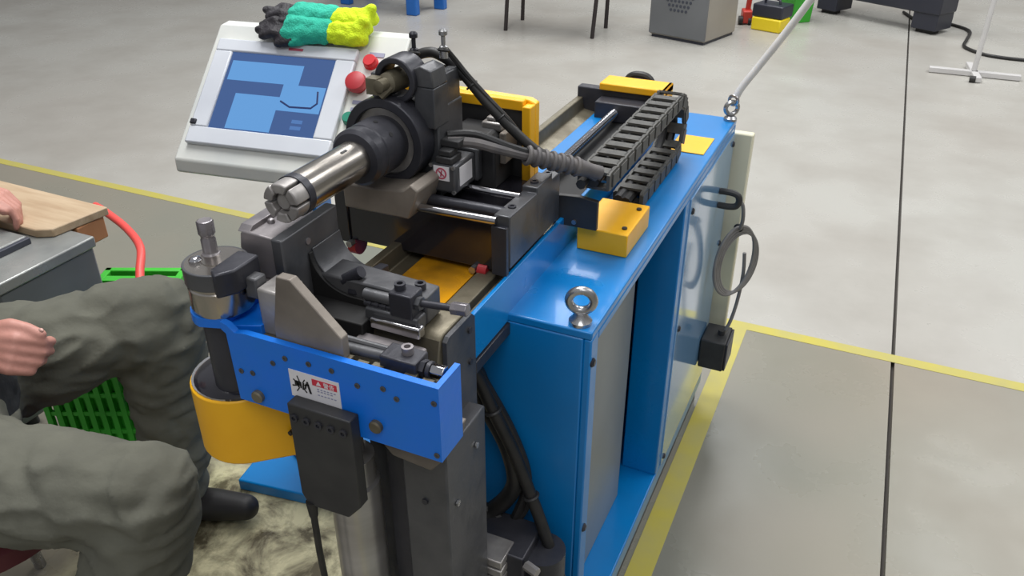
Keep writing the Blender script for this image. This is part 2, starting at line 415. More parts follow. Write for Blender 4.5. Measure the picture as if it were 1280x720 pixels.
# ---- yellow chain support block and cable chain
blk = M().box(-.462, -.366, 1.31, 1.452, .9, .945)
YB = build('chain_support', blk, YELLOW, MC, .002); YB['label'] = 'yellow chain support block'
for (x, y) in ((-.38, 1.335), (-.38, 1.425)):
    build('screw', M().lathe((x, y, .945), (0, 0, 1), [(.005, 0), (.005, .003)], 10), BLACK, YB)
CH = build('cable_chain', M().prism([(-.505, .952), (-.42, .952), (-.42, 1.008), (-.455, 1.012), (-.505, 1.008)], 'y', 1.292, 1.302), BLACKPLASTIC, MC, .001)
build('chain_foot', M().box(-.462, -.398, 1.455, 1.53, .9005, .906), BLACK, CH)
build('cable_bundle', M().tube([(-.43, 1.29, 1.046), (-.43, 1.5, 1.046), (-.43, 1.72, 1.046), (-.43, 1.80, 1.042), (-.43, 1.842, .99), (-.43, 1.838, .96), (-.43, 1.80, .925), (-.43, 1.72, .92), (-.43, 1.5, .92)], .011, 8), RUBBER, CH)
build('cable_bundle', M().tube([(-.445, 1.27, 1.046), (-.445, 1.5, 1.045), (-.445, 1.72, 1.045), (-.445, 1.79, 1.04), (-.445, 1.835, .985), (-.445, 1.79, .93), (-.445, 1.72, .925), (-.445, 1.5, .925)], .009, 8), BLACKPLASTIC, CH)
CH['label'] = 'black nylon cable chain folded back over itself'
for (x, z) in ((-.495, .962), (-.462, .962)):
    build('screw', M().lathe((x, 1.292, z), (0, -1, 0), [(.0045, 0), (.0045, .003)], 10), GALV, CH)
link = M()
for sx in (-.0295, .0235): link.prism([(-.0225, -.0135), (-.016, -.017), (.016, -.017), (.0225, -.0135), (.0225, .0135), (.016, .017), (-.016, .017), (-.0225, .0135)], 'x', sx, sx + .006)
for sx in (-.032, .029): link.box(sx, sx + .003, -.009, .024, -.012, .012)
link.box(-.026, .026, -.0195, .0035, .012, .017).box(-.026, .026, -.0195, .0035, -.017, -.012)
link0 = build('chain_link', link, CHAINMAT, CH)
path = []
cx, cz, R = -.430, .983, .0640
pitch = .0445
y = 1.315
while y < 1.775: path.append((y, cz + R, 0.0)); y += pitch
y0 = y; nl = 4
for k in range(nl):
    a = PI / 2 - PI * (k + .5) / nl
    path.append((1.782 + R * math.cos(a), cz + R * math.sin(a), a - PI / 2))
y = 1.765
while y > 1.54: path.append((y, cz - R, PI)); y -= pitch
for i, (y, z, a) in enumerate(path):
    o = link0 if i == 0 else link0.copy()
    if i: COL.objects.link(o)
    o.parent = CH
    o.location = (cx, y, z); o.rotation_euler = (a, 0, 0)

# ---- carriage
car = M().box(-.81, -.50, 1.085, 1.27, .965, 1.045).box(-.80, -.50, 1.072, 1.085, .96, 1.045)
car.box(-.815, -.79, 1.068, 1.14, .955, 1.055)
CAR = build('carriage', car, BLACKGLOSS, MC, .002)
br = M().prism([(1.062, .975), (1.272, .975), (1.272, 1.062), (1.235, 1.062), (1.235, 1.072), (1.17, 1.072), (1.17, 1.062), (1.062, 1.066)], 'x', -.512, -.484)
build('side_bracket', br, DARKSTEEL, CAR, .002)
build('bracket_edge', M().box(-.512, -.486, 1.052, 1.062, .965, 1.05), BLACK, CAR, .001)
for y in (1.10, 1.19, 1.25):
    build('screw', M().lathe((-.498, y, 1.064 if y != 1.19 else 1.072), (0, 0, 1), [(.007, 0), (.007, .003), (.0035, .0031), (.0035, .001)], 12), BLACK, CAR)
fb = M().prism([(-.765, 1.045), (-.645, 1.045), (-.632, 1.075), (-.625, 1.096), (-.638, 1.106), (-.652, 1.094), (-.70, 1.088), (-.765, 1.088)], 'y', 1.028, 1.11)
build('spindle_foot', fb, TANPLATE, CAR, .003)['label'] = 'dull cast foot block'
build('guide_rod', M().cyl((-.64, 1.052, 1.058), (-.505, 1.057, 1.058), .0068, n=18), CHROME, CAR)
build('guide_rod', M().cyl((-.64, 1.145, 1.062), (-.505, 1.148, 1.062), .0065, n=18), CHROME, CAR)
build('rod_sleeve', M().cyl((-.645, 1.09, 1.056), (-.505, 1.092, 1.056), .0095, n=16), BLACK, CAR)
for (x, y, z, q) in ((-.80, 1.09, .945, .02), (-.545, 1.075, .955, .012)): build('roller', M().cyl((x, y, z), (x + .016, y, z), q, n=18), REDDULL, CAR)['label'] = 'small red roller'
for (x, z) in ((-.79, .955), (-.552, .958)): build('roller_bolt', M().cyl((x, 1.061, z), (x, 1.075, z), .0065, n=6), GALV, CAR)

# ---- drive motor and yellow bracket
yb = M().prism([(-.82, 1.04), (-.532, 1.04), (-.532, 1.176), (-.545, 1.182), (-.82, 1.186)], 'y', 1.272, 1.29)
yb.box(-.548, -.532, 1.25, 1.272, 1.04, 1.176).box(-.82, -.548, 1.255, 1.272, 1.166, 1.184)
YBR = build('motor_bracket', yb, YELLOW, MC, .002); YBR['label'] = 'yellow edged motor bracket'
build('back_plate', M().box(-.82, -.550, 1.262, 1.273, 1.03, 1.165), BLACKPLASTIC, YBR, .001)
build('screw', M().lathe((-.540, 1.25, 1.115), (0, -1, 0), [(.005, 0), (.005, .003)], 10), GALV, YBR)
mo = M().box(-.66, -.57, 1.19, 1.262, 1.045, 1.125).prism([(-.665, 1.125), (-.575, 1.125), (-.585, 1.14), (-.655, 1.14)], 'y', 1.19, 1.26)
MO = build('drive_motor', mo, BLACKPLASTIC, YBR, .004)
mo2 = M().box(-.612, -.574, 1.225, 1.26, 1.135, 1.150).box(-.606, -.580, 1.232, 1.26, 1.15, 1.157)
build('motor_cap', mo2, ALU, YBR, .003)
build('motor_flange', M().box(-.572, -.560, 1.21, 1.26, 1.085, 1.14), TANPLATE, YBR, .003)
st = M().box(-.644, -.596, 1.10, 1.17, 1.067, 1.117).box(-.648, -.592, 1.17, 1.19, 1.063, 1.121)
ST = build('stepper_motor', st, DARKSTEEL, MC, .005)
ST['label'] = 'small dark square motor with a pink front label'
build('connector', M().box(-.633, -.603, 1.10, 1.135, 1.117, 1.128).box(-.629, -.607, 1.104, 1.13, 1.128, 1.138).box(-.634, -.60, 1.12, 1.15, 1.138, 1.150), BLACKPLASTIC, ST, .002)
lab = build('front_label', M().box(-.636, -.608, 1.0985, 1.1, 1.089, 1.113), LABELWHITE, ST); lab['label'] = 'white label with a pink round mark'
lp = M().pipe((-.622, 1.0985, 1.101), (-.622, 1.0978, 1.101), .0098, .0072, 24)
lp.obox((-.622, 1.0981, 1.101), (.013, .0006, .0022), Matrix.Rotation(.7, 3, 'Y')).obox((-.622, 1.0981, 1.101), (.0022, .0006, .011), Matrix.Rotation(.2, 3, 'Y'))
build('label_mark', lp, LABELPINK, ST)
build('side_label', M().box(-.596, -.5952, 1.112, 1.155, 1.078, 1.11), LABELWHITE, ST)['label'] = 'white side label'
for (x, z) in ((-.64, 1.071), (-.60, 1.071), (-.64, 1.113), (-.60, 1.113)):
    build('screw', M().lathe((x, 1.1, z), (0, -1, 0), [(.0035, 0), (.0035, .003)], 10), GALV, ST)

# ---- spindle
sx, sz = -.712, 1.148
SP = build('spindle_housing', M().box(-.70, -.633, 1.117, 1.20, 1.05, 1.199).prism([(-.775, 1.052), (-.65, 1.052), (-.65, 1.16), (-.775, 1.16)], 'y', 1.125, 1.197)
    .box(-.654, -.635, 1.152, 1.198, 1.196, 1.248), DARKSTEEL, MC, .003)
build('bearing_ring', M().pipe((sx, 1.075, sz), (sx, 1.118, sz), .071, .055, 48), BLACK, SP, .002)
build('bearing_bore', M().pipe((sx, 1.085, sz), (sx, 1.115, sz), .055, .036, 40), ALU, SP)
co = M().lathe((sx, .993, sz), (0, 1, 0), [(.030, 0), (.040, .002), (.045, .008), (.045, .022), (.0432, .024), (.0432, .028), (.045, .030), (.045, .075), (.041, .08), (.041, .12)], 40)
CO = build('chuck_collar', co, BLACK, SP)
for a in (.4, 1.1, 1.8):
    d = Vector((math.sin(a - .9), 0, math.cos(a - .9)))
    build('grub_screw', M().cyl(Vector((sx, 1.045, sz)) + d * .0435, Vector((sx, 1.045, sz)) + d * .0455, .004, n=10), LABELBLACK, SP)
build('spindle_tube', M().lathe((sx, .852, sz), (0, 1, 0), [(.022, 0), (.0285, .002), (.0292, .006), (.0292, .145)], 40), TUBESTEEL, SP)['label'] = 'ground steel spindle tube'
build('oil_slot', M().obox((sx + .010, .955, sz + .0275), (.004, .014, .001), Matrix.Rotation(.25, 3, 'Y')), LABELBLACK, SP)
build('collet_nut', M().pipe((sx, .843, sz), (sx, .856, sz), .0300, .018, 40), BLACK, SP)
for k in range(6):
    a0 = 2 * PI * k / 6 + .07; a1 = 2 * PI * (k + 1) / 6 - .07; pts = []
    for i in range(6): w = a0 + (a1 - a0) * i / 5; pts.append((sx + .0285 * math.cos(w), sz + .0285 * math.sin(w)))
    for i in range(6): w = a1 - (a1 - a0) * i / 5; pts.append((sx + .0145 * math.cos(w), sz + .0145 * math.sin(w)))
    build('collet_jaw', M().prism(pts, 'y', .815, .848), ALU, SP, .002)
build('collet_core', M().lathe((sx, .822, sz), (0, 1, 0), [(.010, 0), (.0132, .003), (.0132, .04)], 24), ALU, SP)
# encoder head above the spindle
EN = build('encoder_bracket', M().box(-.668, -.632, 1.105, 1.15, 1.17, 1.235).prism([(-.668, 1.235), (-.632, 1.235), (-.636, 1.262), (-.655, 1.268), (-.668, 1.262)], 'y', 1.105, 1.15).box(-.722, -.668, 1.118, 1.15, 1.175, 1.205), DARKSTEEL, MC, .002)
EN['label'] = 'dark bracket with an arched ring above the spindle'
build('arch_ring', M().pipe((-.696, 1.095, 1.243), (-.696, 1.14, 1.243), .036, .026, 36), BLACK, EN, .002)
build('rear_post', M().box(-.742, -.722, 1.10, 1.14, 1.155, 1.25), DARKSTEEL, EN, .002)
build('nozzle', M().lathe((-.708, 1.065, 1.240), (.1, 1, 0), [(.006, 0), (.010, .002), (.010, .02), (.016, .024), (.018, .05), (.018, .085)], 20).cyl((-.712, 1.075, 1.222), (-.70, 1.09, 1.236), .008, n=8).box(-.732, -.712, 1.07, 1.09, 1.225, 1.25), GREASE, EN)
build('rear_rod', M().cyl((-.68, 1.19, 1.236), (-.637, 1.21, 1.232), .012, n=16), TANPLATE, EN)
for (x, y, z) in ((-.699, 1.165, 1.258), (-.648, 1.17, 1.266)):
    f = M().lathe((x, y, z), (0, 0, 1), [(.007, 0), (.007, .018), (.0035, .02), (.0035, .034), (.007, .036), (.007, .042), (.004, .045)], 14)
    build('air_fitting', f, GALV if x > -.68 else BLACK, EN)
    build('fitting_clip', M().torus((x, y, z + .012), (0, .3, 1), .0075, .003, 14, 6), RUBBER, EN)
CB = build('cable_loom', M().tube([(-.715, 1.195, 1.256), (-.695, 1.197, 1.263), (-.676, 1.199, 1.262), (-.64, 1.20, 1.243), (-.586, 1.20, 1.19), (-.543, 1.205, 1.15), (-.51, 1.215, 1.12), (-.49, 1.225, 1.106)], .0085, 12), RUBBER, MC)
CB['label'] = 'black cables running from the spindle head to the cable chain'
build('cable', M().tube([(-.648, 1.175, 1.28), (-.638, 1.19, 1.258), (-.62, 1.195, 1.235), (-.588, 1.20, 1.202), (-.55, 1.205, 1.165), (-.51, 1.22, 1.112), (-.48, 1.25, 1.092)], .0045, 8), RUBBER, CB)
build('cable', M().tube([(-.625, 1.13, 1.143), (-.59, 1.15, 1.14), (-.55, 1.17, 1.128), (-.515, 1.20, 1.112), (-.48, 1.235, 1.094), (-.445, 1.27, 1.075), (-.425, 1.30, 1.05)], .0085, 10), CABLEGREY, CB)
build('cable', M().tube([(-.63, 1.14, 1.152), (-.59, 1.16, 1.152), (-.54, 1.18, 1.132), (-.50, 1.215, 1.11), (-.46, 1.25, 1.085), (-.43, 1.29, 1.055)], .006, 8), BLACKPLASTIC, CB)
wr = M()
for k in range(7):
    t = k / 6; p = Vector((-.515, 1.20, 1.113)).lerp(Vector((-.452, 1.262, 1.081)), t)
    wr.torus(p, (1, 1, -.5), .0135, .0042, 16, 7)
wr.tube([(-.515, 1.20, 1.113), (-.452, 1.262, 1.081)], .013, 12, 1)
build('spiral_wrap', wr, CABLEGREY, CB)
build('cable_gland', M().lathe((-.452, 1.262, 1.081), (.55, .55, -.3), [(.016, 0), (.014, .012), (.012, .03), (.012, .05)], 16), CABLEGREY, CB)
for p in ((-.565, 1.203, 1.17), (-.615, 1.20, 1.218)):
    build('cable_tie', M().torus(p, (.6, .1, -.7), .0095, .002, 14, 6), LABELBLACK, CB)

# ---- bending head behind the swing arm
hd = M().prism([(.82, .82), (.925, .82), (.925, .972), (.915, .982), (.845, .982), (.835, .975), (.82, .93)], 'x', -.60, -.486)
hd.box(-.76, -.60, .80, .95, .82, .90)
HD = build('head_block', hd, GREASE, MC, .002); HD['label'] = 'greasy steel bending head block'
build('end_face', M().prism([(.838, .70), (.925, .70), (.925, .968), (.915, .978), (.846, .978), (.838, .972)], 'x', -.486, -.478), DARKSTEEL, HD, .001)
for z in (.955, .90): build('screw', M().lathe((-.478, .905, z), (1, 0, 0), [(.005, 0), (.005, .003)], 10), BLACK, HD)
build('slide_bed', M().box(-.70, -.592, .805, .85, .88, .992), BLACKSHADE, HD, .002)  # near-black colour stands in for shade inside the head cavity
build('chrome_slide', M().box(-.587, -.507, .815, .832, .982, 1.0), CHROME, HD, .003)['label'] = 'bright slide bar'
build('lower_slide', M().box(-.60, -.495, .79, .815, .955, .975), STEEL, HD, .003)
pl = M().prism([(-.735, .852), (-.60, .852), (-.52, .85), (-.515, .852), (-.515, .892), (-.70, .905), (-.735, .905)], 'z', .985, 1.028)
pl.box(-.60, -.515, .825, .85, .985, 1.008)
PL = build('pressure_slide', pl, DARKSTEEL, HD, .003); PL['label'] = 'dark pressure slide plate'
build('adjuster_block', M().box(-.558, -.522, .824, .856, 1.005, 1.042), BLACK, PL, .002)
build('cap_screw', M().lathe((-.548, .84, 1.042), (0, 0, 1), [(.008, 0), (.008, .009), (.0045, .0091), (.0045, .004)], 16), BLACK, PL)
build('cap_screw', M().lathe((-.535, .872, 1.028), (0, 0, 1), [(.008, 0), (.008, .010), (.0045, .0101), (.0045, .005)], 16), BLACK, PL)
build('adjuster_rod', M().cyl((-.605, .838, 1.022), (-.558, .838, 1.022), .0085, n=16), DARKSTEEL, PL)
build('lock_nut', M().cyl((-.522, .840, 1.026), (-.515, .840, 1.026), .010, n=6), DARKSTEEL, PL)
build('adjuster_screw', M().cyl((-.522, .840, 1.026), (-.468, .842, 1.03), .0052, n=14), BLACK, PL)
build('hex_nut', M().cyl((-.47, .842, 1.03), (-.446, .843, 1.032), .0095, n=6), STEEL, PL, .001)
t2 = M()
for k in range(6): t2.cyl((-.60 + .012 * k, .836, 1.009), (-.593 + .012 * k, .836, 1.009), .006, n=10)
t2.cyl((-.605, .836, 1.009), (-.53, .836, 1.009), .0045, n=10)
build('threaded_rod', t2, BLACK, PL)
build('hose_fitting', M().cyl((-.655, .86, 1.02), (-.625, .862, 1.04), .009, n=12), BLACK, PL)

# clamp die: stepped steel die with a curved cut on its right face
ya, yb_ = .795, .925
pts = [(ya, 1.02), (ya, 1.102), (yb_, 1.104), (yb_, 1.03)]
for i in range(9):
    w = PI * .08 + PI * .42 * i / 8
    pts.append((yb_ - .028 * i / 8 - .01 + .004 * math.cos(w), 1.03 - .028 * math.sin(w * 1.6)))
pts += [(.868, 1.0), (.85, .985), (.80, .985)]
DI = build('clamp_die', M().prism(pts, 'x', -.722, -.703), DARKSTEEL, MC, .0025)
DI['label'] = 'dark steel die block with a curved lower cut'
build('die_half', M().prism([(-.722, 1.036), (-.775, 1.03), (-.780, 1.045), (-.774, 1.058), (-.782, 1.075), (-.778, 1.098), (-.772, 1.102), (-.722, 1.100)], 'y', .80, .90), STEEL, DI, .002)['label'] = 'steel die half with a grooved edge'
build('die_ridge', M().prism([(.80, 1.10), (.90, 1.10), (.89, 1.110), (.81, 1.108)], 'x', -.782, -.762).lathe((-.755, .84, 1.10), (0, 0, 1), [(.006, 0), (.005, .006), (.002, .008)], 12), STEEL, DI, .001)
build('dowel', M().cyl((-.704, .85, 1.078), (-.7015, .85, 1.078), .005, n=12), STEEL, DI)
build('die_step', M().box(-.765, -.7035, .792, .88, .96, 1.033), STEEL, DI, .002)
fl_ = [(-.703, .97), (-.703, 1.064)]
for i in range(11):
    w = PI + PI / 2 * i / 10; fl_.append((-.632 + .0685 * math.cos(w), 1.064 + .057 * math.sin(w)))
fl_ += [(-.600, 1.007), (-.600, .97)]
build('die_fillet', M().prism(fl_, 'y', .856, .924), DARKSTEEL, DI, .0015, sharp=50)['label'] = 'hollow curved flank of the die block'
build('pocket_shade_plate', M().prism([(x, z - .004) for x, z in fl_], 'y', .847, .8555), BLACKSHADE, DI, .001)  # solid black plate added in place of the pocket's deep shade
build('link_bar', M().prism([(.85, 1.005), (.87, 1.0), (.94, 1.0), (.94, 1.012), (.87, 1.022), (.855, 1.026)], 'x', -.645, -.63), BLACK, DI, .002)
build('support_cube', M().box(-.712, -.668, .742, .787, .984, 1.055), ALU, DI, .003)['label'] = 'bright steel support cube'

# ---- swing arm
ARM = build('swing_arm', M().prism([(-.742, .886), (-.418, .886), (-.418, 1.003), (-.715, 1.003), (-.730, 1.0), (-.742, 1.010), (-.752, 1.012), (-.752, 1.0), (-.745, .995)], 'y', .707, .717)
    .box(-.426, -.418, .717, .765, .886, 1.003).box(-.742, -.426, .717, .765, .886, .90)
    .prism([(-.752, .712), (-.752, .785)] + [(-.778 + .046 * math.cos(PI * .3 + PI * 1.15 * i / 14), .747 + .046 * math.sin(PI * .3 + PI * 1.15 * i / 14)) for i in range(15)], 'z', .998, 1.012)
    , ARMBLUE, MC, .0025)
build('arm_shelf', M().prism([(-.753, .718), (-.753, .79), (-.706, .772), (-.709, .736)], 'z', .93, 1.0), ARMBLUE, ARM, .001)
ARM['label'] = 'blue swing arm with a warning sticker'
build('inner_filler', M().box(-.74, -.428, .718, .763, .93, .985), GREASE, ARM)
tp = M()
for k in range(9): tp.box(-.645 + k * .024, -.628 + k * .024, .718, .733, .985, .994 + .003 * (k % 2))
tag(build('t_slot_blocks', tp, GREASE, ARM, .001), kind='stuff')
for i, (x, z) in enumerate([(-.741, .938), (-.71, .94), (-.671, .968), (-.649, .982), (-.611, .984), (-.575, .984), (-.537, .972), (-.498, .979), (-.479, .969), (-.425, .979), (-.425, .896)]):
    if x < -.735: x = -.730
    build('screw', M().lathe((x, .7075, z), (0, -1, 0), [(.0042, 0), (.0042, .0018), (.002, .0019), (.002, .001)], 10), DARKSTEEL, ARM)
for (x, z) in ((-.706, .903), (-.513, .915)):
    build('pivot_bolt', M().lathe((x, .7075, z), (0, -1, 0), [(.0095, 0), (.0095, .006), (.0075, .008)], 16), GREASE, ARM)
# sticker
SK = build('warning_sticker', M().box(-.646, -.566, .7062, .7072, .923, .967), LABELWHITE, ARM)
SK['label'] = 'white warning sticker with a red heading'
# adjuster inside the arm
ad = M().box(-.515, -.462, .728, .762, .985, 1.012)
AD = build('adjuster_block', ad, BLACK, ARM, .002)
build('cap_screw', M().lathe((-.484, .748, 1.012), (0, 0, 1), [(.008, 0), (.008, .010), (.0045, .0101), (.0045, .005)], 16), STEEL, ARM)
build('adjuster_rod', M().cyl((-.605, .742, .998), (-.515, .744, 1.0), .0075, n=14), DARKSTEEL, ARM)
build('adjuster_rod', M().cyl((-.60, .756, 1.002), (-.515, .756, 1.002), .005, n=10), DARKSTEEL, ARM)
build('hex_nut', M().cyl((-.462, .744, .998), (-.455, .744, .998), .012, n=6).cyl((-.452, .744, .998), (-.447, .744, .998), .012, n=12), BLACK, ARM)
build('hex_bolt', M().cyl((-.447, .744, .999), (-.428, .744, .999), .0098, n=6), CHROME, ARM, .001)
build('gusset_plate', M().prism([(-.654, 1.098), (-.632, 1.098), (-.563, 1.028), (-.563, .988), (-.67, .988), (-.67, 1.02)], 'y', .719, .734), TANPLATE, ARM, .0015)['label'] = 'dull tan gusset plate with a sloping edge'
# black limit switch box on the arm front
BX = build('sensor_box', M().prism([(-.640, .926), (-.540, .926), (-.540, .775), (-.562, .748), (-.63, .745), (-.640, .765)], 'y', .686, .7065), BLACKPLASTIC, ARM, .002)
BX['label'] = 'black plastic box bolted to the arm front'
for i in range(5):
    build('screw', M().lathe((-.630 + i * .0195, .686, .9045), (0, -1, 0), [(.006, 0), (.006, .003), (.003, .0031), (.003, .001)], 12), BLACK, ARM)
build('signal_cable', M().tube([(-.628, .69, .75), (-.628, .69, .70), (-.632, .695, .62), (-.628, .70, .50), (-.62, .72, .36), (-.60, .78, .24)], .005, 8), RUBBER, ARM)
build('cable_boot', M().cyl((-.628, .69, .75), (-.628, .69, .722), .0085, .0065, n=12), RUBBER, ARM)

# ---- bend die and pivot
px_, py_ = -.779, .747
PV = build('bend_die', M().lathe((px_, py_, 1.012), (0, 0, 1), [(.042, 0), (.043, .003), (.0425, .036), (.0405, .038), (.0405, .042), (.043, .045), (.043, .066), (.041, .068), (.018, .069), (.018, .070)], 36), TUBESTEEL, MC)
PV['label'] = 'round steel bend die on the pivot'
build('die_insert', M().prism([(px_ + .018, py_ - .030), (px_ + .034, py_ - .043), (px_ + .050, py_ - .02), (px_ + .050, py_ + .03), (px_ + .015, py_ + .03)], 'z', 1.050, 1.086), BLACK, PV, .003)
build('cap_bolt', M().lathe((px_ - .022, py_ - .014, 1.078), (0, 0, 1), [(.009, 0), (.009, .006), (.006, .009), (.002, .010)], 18), CHROME, PV)
build('die_band', M().pipe((px_, py_, 1.055), (px_, py_, 1.080), .0445, .03, 40), DARKSTEEL, PV, .001)
build('die_tongue', M().box(px_ + .045, px_ + .066, py_ - .002, py_ + .02, 1.034, 1.066), DARKSTEEL, PV, .003)
build('draw_bolt', M().lathe((px_ - .018, py_ + .012, 1.078), (0, 0, 1), [(.014, 0), (.014, .004), (.0105, .006), (.0105, .026), (.0095, .028), (.0095, .032), (.0118, .034), (.0118, .052), (.0105, .054)], 8), STEEL, PV, .0015)
build('pivot_cylinder', M().lathe((-.785, .748, .862), (0, 0, 1), [(.030, 0), (.030, .136)], 28), BLACK, PV)
dome = M().lathe((-.800, .773, .866), (0, 0, 1), [(.068, 0), (.068, .006), (.060, .012), (.036, .014)], 36)
build('pivot_disc', dome, BLACKGLOSS, PV)
# yellow rounded cover under the pivot
pts = []
ccx, ccy, rr = -.803, .775, .074
for i in range(21):
    w = PI / 2 + PI * 1.22 * i / 20; pts.append((ccx + rr * math.cos(w), ccy + rr * math.sin(w)))
pts += [(-.655, .805), (-.645, .83), (-.66, .847)]
YC = build('pivot_cover', M().prism(pts, 'z', .75, .868), YELLOW, MC, .003, sharp=50); YC['label'] = 'round ended yellow cover below the swing arm'
build('cover_lip', M().prism([(x + (ccx - x) * .04, y + (ccy - y) * .04) for x, y in pts], 'z', .868, .871), GALV, YC)
build('oil_hole', M().cyl((-.705, .752, .80), (-.705, .765, .80), .004, n=10), LABELBLACK, YC)

# ---- column and cylinder
PO = build('column', M().box(-.525, -.452, .775, .90, 0, .83).box(-.62, -.525, .83, .95, 0, .83), DARKSTEEL, MC, .003)
PO['label'] = 'black steel column under the bending head'
build('recess_shade_plate', M().box(-.568, -.53, .80, .83, .05, .86), BLACK, PO)  # darker plate added where shadow falls beside the post
for (x, y, z) in ((-.451, .80, .72), (-.451, .865, .78)): build('screw', M().lathe((x, y, z), (1, 0, 0), [(.005, 0), (.005, .003)], 10), GALV, PO)
build('screw', M().lathe((-.49, .775, .73), (0, -1, 0), [(.005, 0), (.005, .003)], 10), BLACK, PO)
build('cradle_bracket', M().prism([(-.53, .886), (-.43, .886), (-.437, .855), (-.455, .832), (-.515, .838), (-.53, .855)], 'y', .738, .80), TANPLATE, PO, .002)
CY = build('hydraulic_cylinder', M().lathe((-.612, .772, .03), (0, 0, 1), [(.039, 0), (.039, .70), (.034, .704), (.034, .75), (.02, .755), (.02, .85)], 36), BRUSHED, MC)
CY['label'] = 'bright hydraulic cylinder below the arm'
build('base_foot', M().box(-.70, -.42, .70, 1.05, 0, .03), BLACK, PO, .003)
# valve block at the foot of the cabinet
va = M().box(-.50, -.40, .93, 1.02, .0, .49)
VA = build('valve_block', va, BLACK, MC, .003); VA['label'] = 'finned silver valve block at the cabinet foot'
for k in range(7):
    build('fin', M().box(-.507, -.43, .905, .96, .345 + k * .022, .361 + k * .022), ALU, VA, .002)
build('valve_port', M().cyl((-.495, .935, .49), (-.495, .935, .515), .018, n=18), ALU, VA)
build('blue_cap', M().lathe((-.510, .922, .518), (-.3, -1, .25), [(.015, 0), (.015, .018), (.012, .022)], 18), BLUEPLASTIC, VA)['label'] = 'blue cap'
for k in range(3): build('valve_bolt', M().cyl((-.395, .93, .37 + .055 * k), (-.37, .922, .37 + .055 * k), .009, n=6), ALU, VA)
build('pump_body', M().cyl((-.385, .985, .0), (-.385, .985, .47), .04, n=24), BLACK, VA)
HO = build('hydraulic_hose', M().tube([(-.55, .97, .86), (-.52, 1.0, .80), (-.49, 1.005, .73), (-.455, 1.01, .65), (-.42, 1.01, .56), (-.385, 1.0, .48), (-.34, .985, .36), (-.325, .98, .2), (-.33, .98, .02)], .011, 12), RUBBER, MC)
HO['label'] = 'black hydraulic hoses hanging in front of the cabinet'
build('hose', M().tube([(-.55, .985, .85), (-.53, 1.02, .79), (-.505, 1.02, .72), (-.47, 1.02, .65), (-.455, 1.02, .58), (-.47, 1.02, .53), (-.50, 1.01, .49), (-.525, .98, .47)], .016, 12), RUBBER, HO)
build('hose', M().tube([(-.535, 1.0, .84), (-.51, 1.025, .76), (-.47, 1.03, .68), (-.44, 1.03, .60), (-.44, 1.03, .54), (-.46, 1.01, .47), (-.47, .98, .44)], .009, 10), RUBBER, HO)
build('hose', M().tube([(-.44, 1.025, .57), (-.432, 1.025, .53), (-.445, 1.02, .49), (-.47, 1.0, .465)], .006, 10), RUBBER, HO)
build('hose', M().tube([(-.56, .985, .49), (-.53, 1.0, .50), (-.49, 1.01, .485), (-.46, 1.0, .45)], .013, 10), RUBBER, HO)
for p in ((-.42, 1.01, .56), (-.49, 1.005, .73)): build('hose_clip', M().torus(p, (.4, 0, -1), .0125, .003, 16, 6), BLACKPLASTIC, HO)

# sticker print (flat, on the sticker itself)
yy0, yy1 = .7057, .7063
build('heading_band', M().box(-.609, -.570, yy0, yy1, .9515, .9615), LABELRED, SK)
build('heading_symbol', M().prism([(-.6025, .9535), (-.5945, .9535), (-.5985, .9603)], 'y', yy0 - .0004, yy0), LABELWHITE, SK)
def text_part(name, body, size, x, y, z, material, parent):
    cu = bpy.data.curves.new(name, 'FONT'); cu.body = body; cu.size = size; cu.extrude = .0002; cu.align_x = 'LEFT'
    o = bpy.data.objects.new(name, cu); COL.objects.link(o)
    dg = bpy.context.evaluated_depsgraph_get(); me = bpy.data.meshes.new_from_object(o.evaluated_get(dg))
    bpy.data.objects.remove(o)
    me.materials.clear(); me.materials.append(material)
    q = bpy.data.objects.new(name, me); COL.objects.link(q); q.parent = parent
    q.location = (x, y, z); q.rotation_euler = (PI / 2, 0, 0)
    return q
text_part('heading_text', '警告', .0088, -.591, yy0 - .0002, .9532, LABELWHITE, SK)
tl = M()
for r, (z, n) in enumerate(((.946, 6), (.9425, 5), (.9365, 6))):
    for k in range(n): tl.box(-.602 + k * .0052, -.5988 + k * .0052, yy0, yy1, z, z + .0016)
build('small_print', tl, LABELGREY, SK)
ic = M()
for a, r0, r1, w in ((.3, .006, .014, .0016), (1.0, .006, .013, .0016), (1.9, .006, .015, .0016), (2.6, .006, .014, .0016), (3.4, .005, .015, .0018), (4.1, .006, .014, .0016), (5.4, .006, .013, .0016)):
    d = Vector((math.cos(a), 0, math.sin(a))); c = Vector((-.628, yy0 + .0003, .945)) + d * (r0 + r1) / 2
    ic.obox(c, (r1 - r0, .0006, w), Matrix.Rotation(-a, 3, 'Y'))
for k in range(4): ic.obox((-.6325 + k * .004, yy0 + .0003, .9445 + .001 * (k % 2)), (.0026, .0006, .012 - .002 * abs(k - 2)), Matrix.Rotation(.15 * (k - 1), 3, 'Y'))
ic.box(-.638, -.629, yy0, yy1, .944, .951)
ic.obox((-.6155, yy0 + .0003, .9445), (.0032, .0006, .019), Matrix.Rotation(-.22, 3, 'Y'))
build('hand_symbol', ic, LABELBLACK, SK)

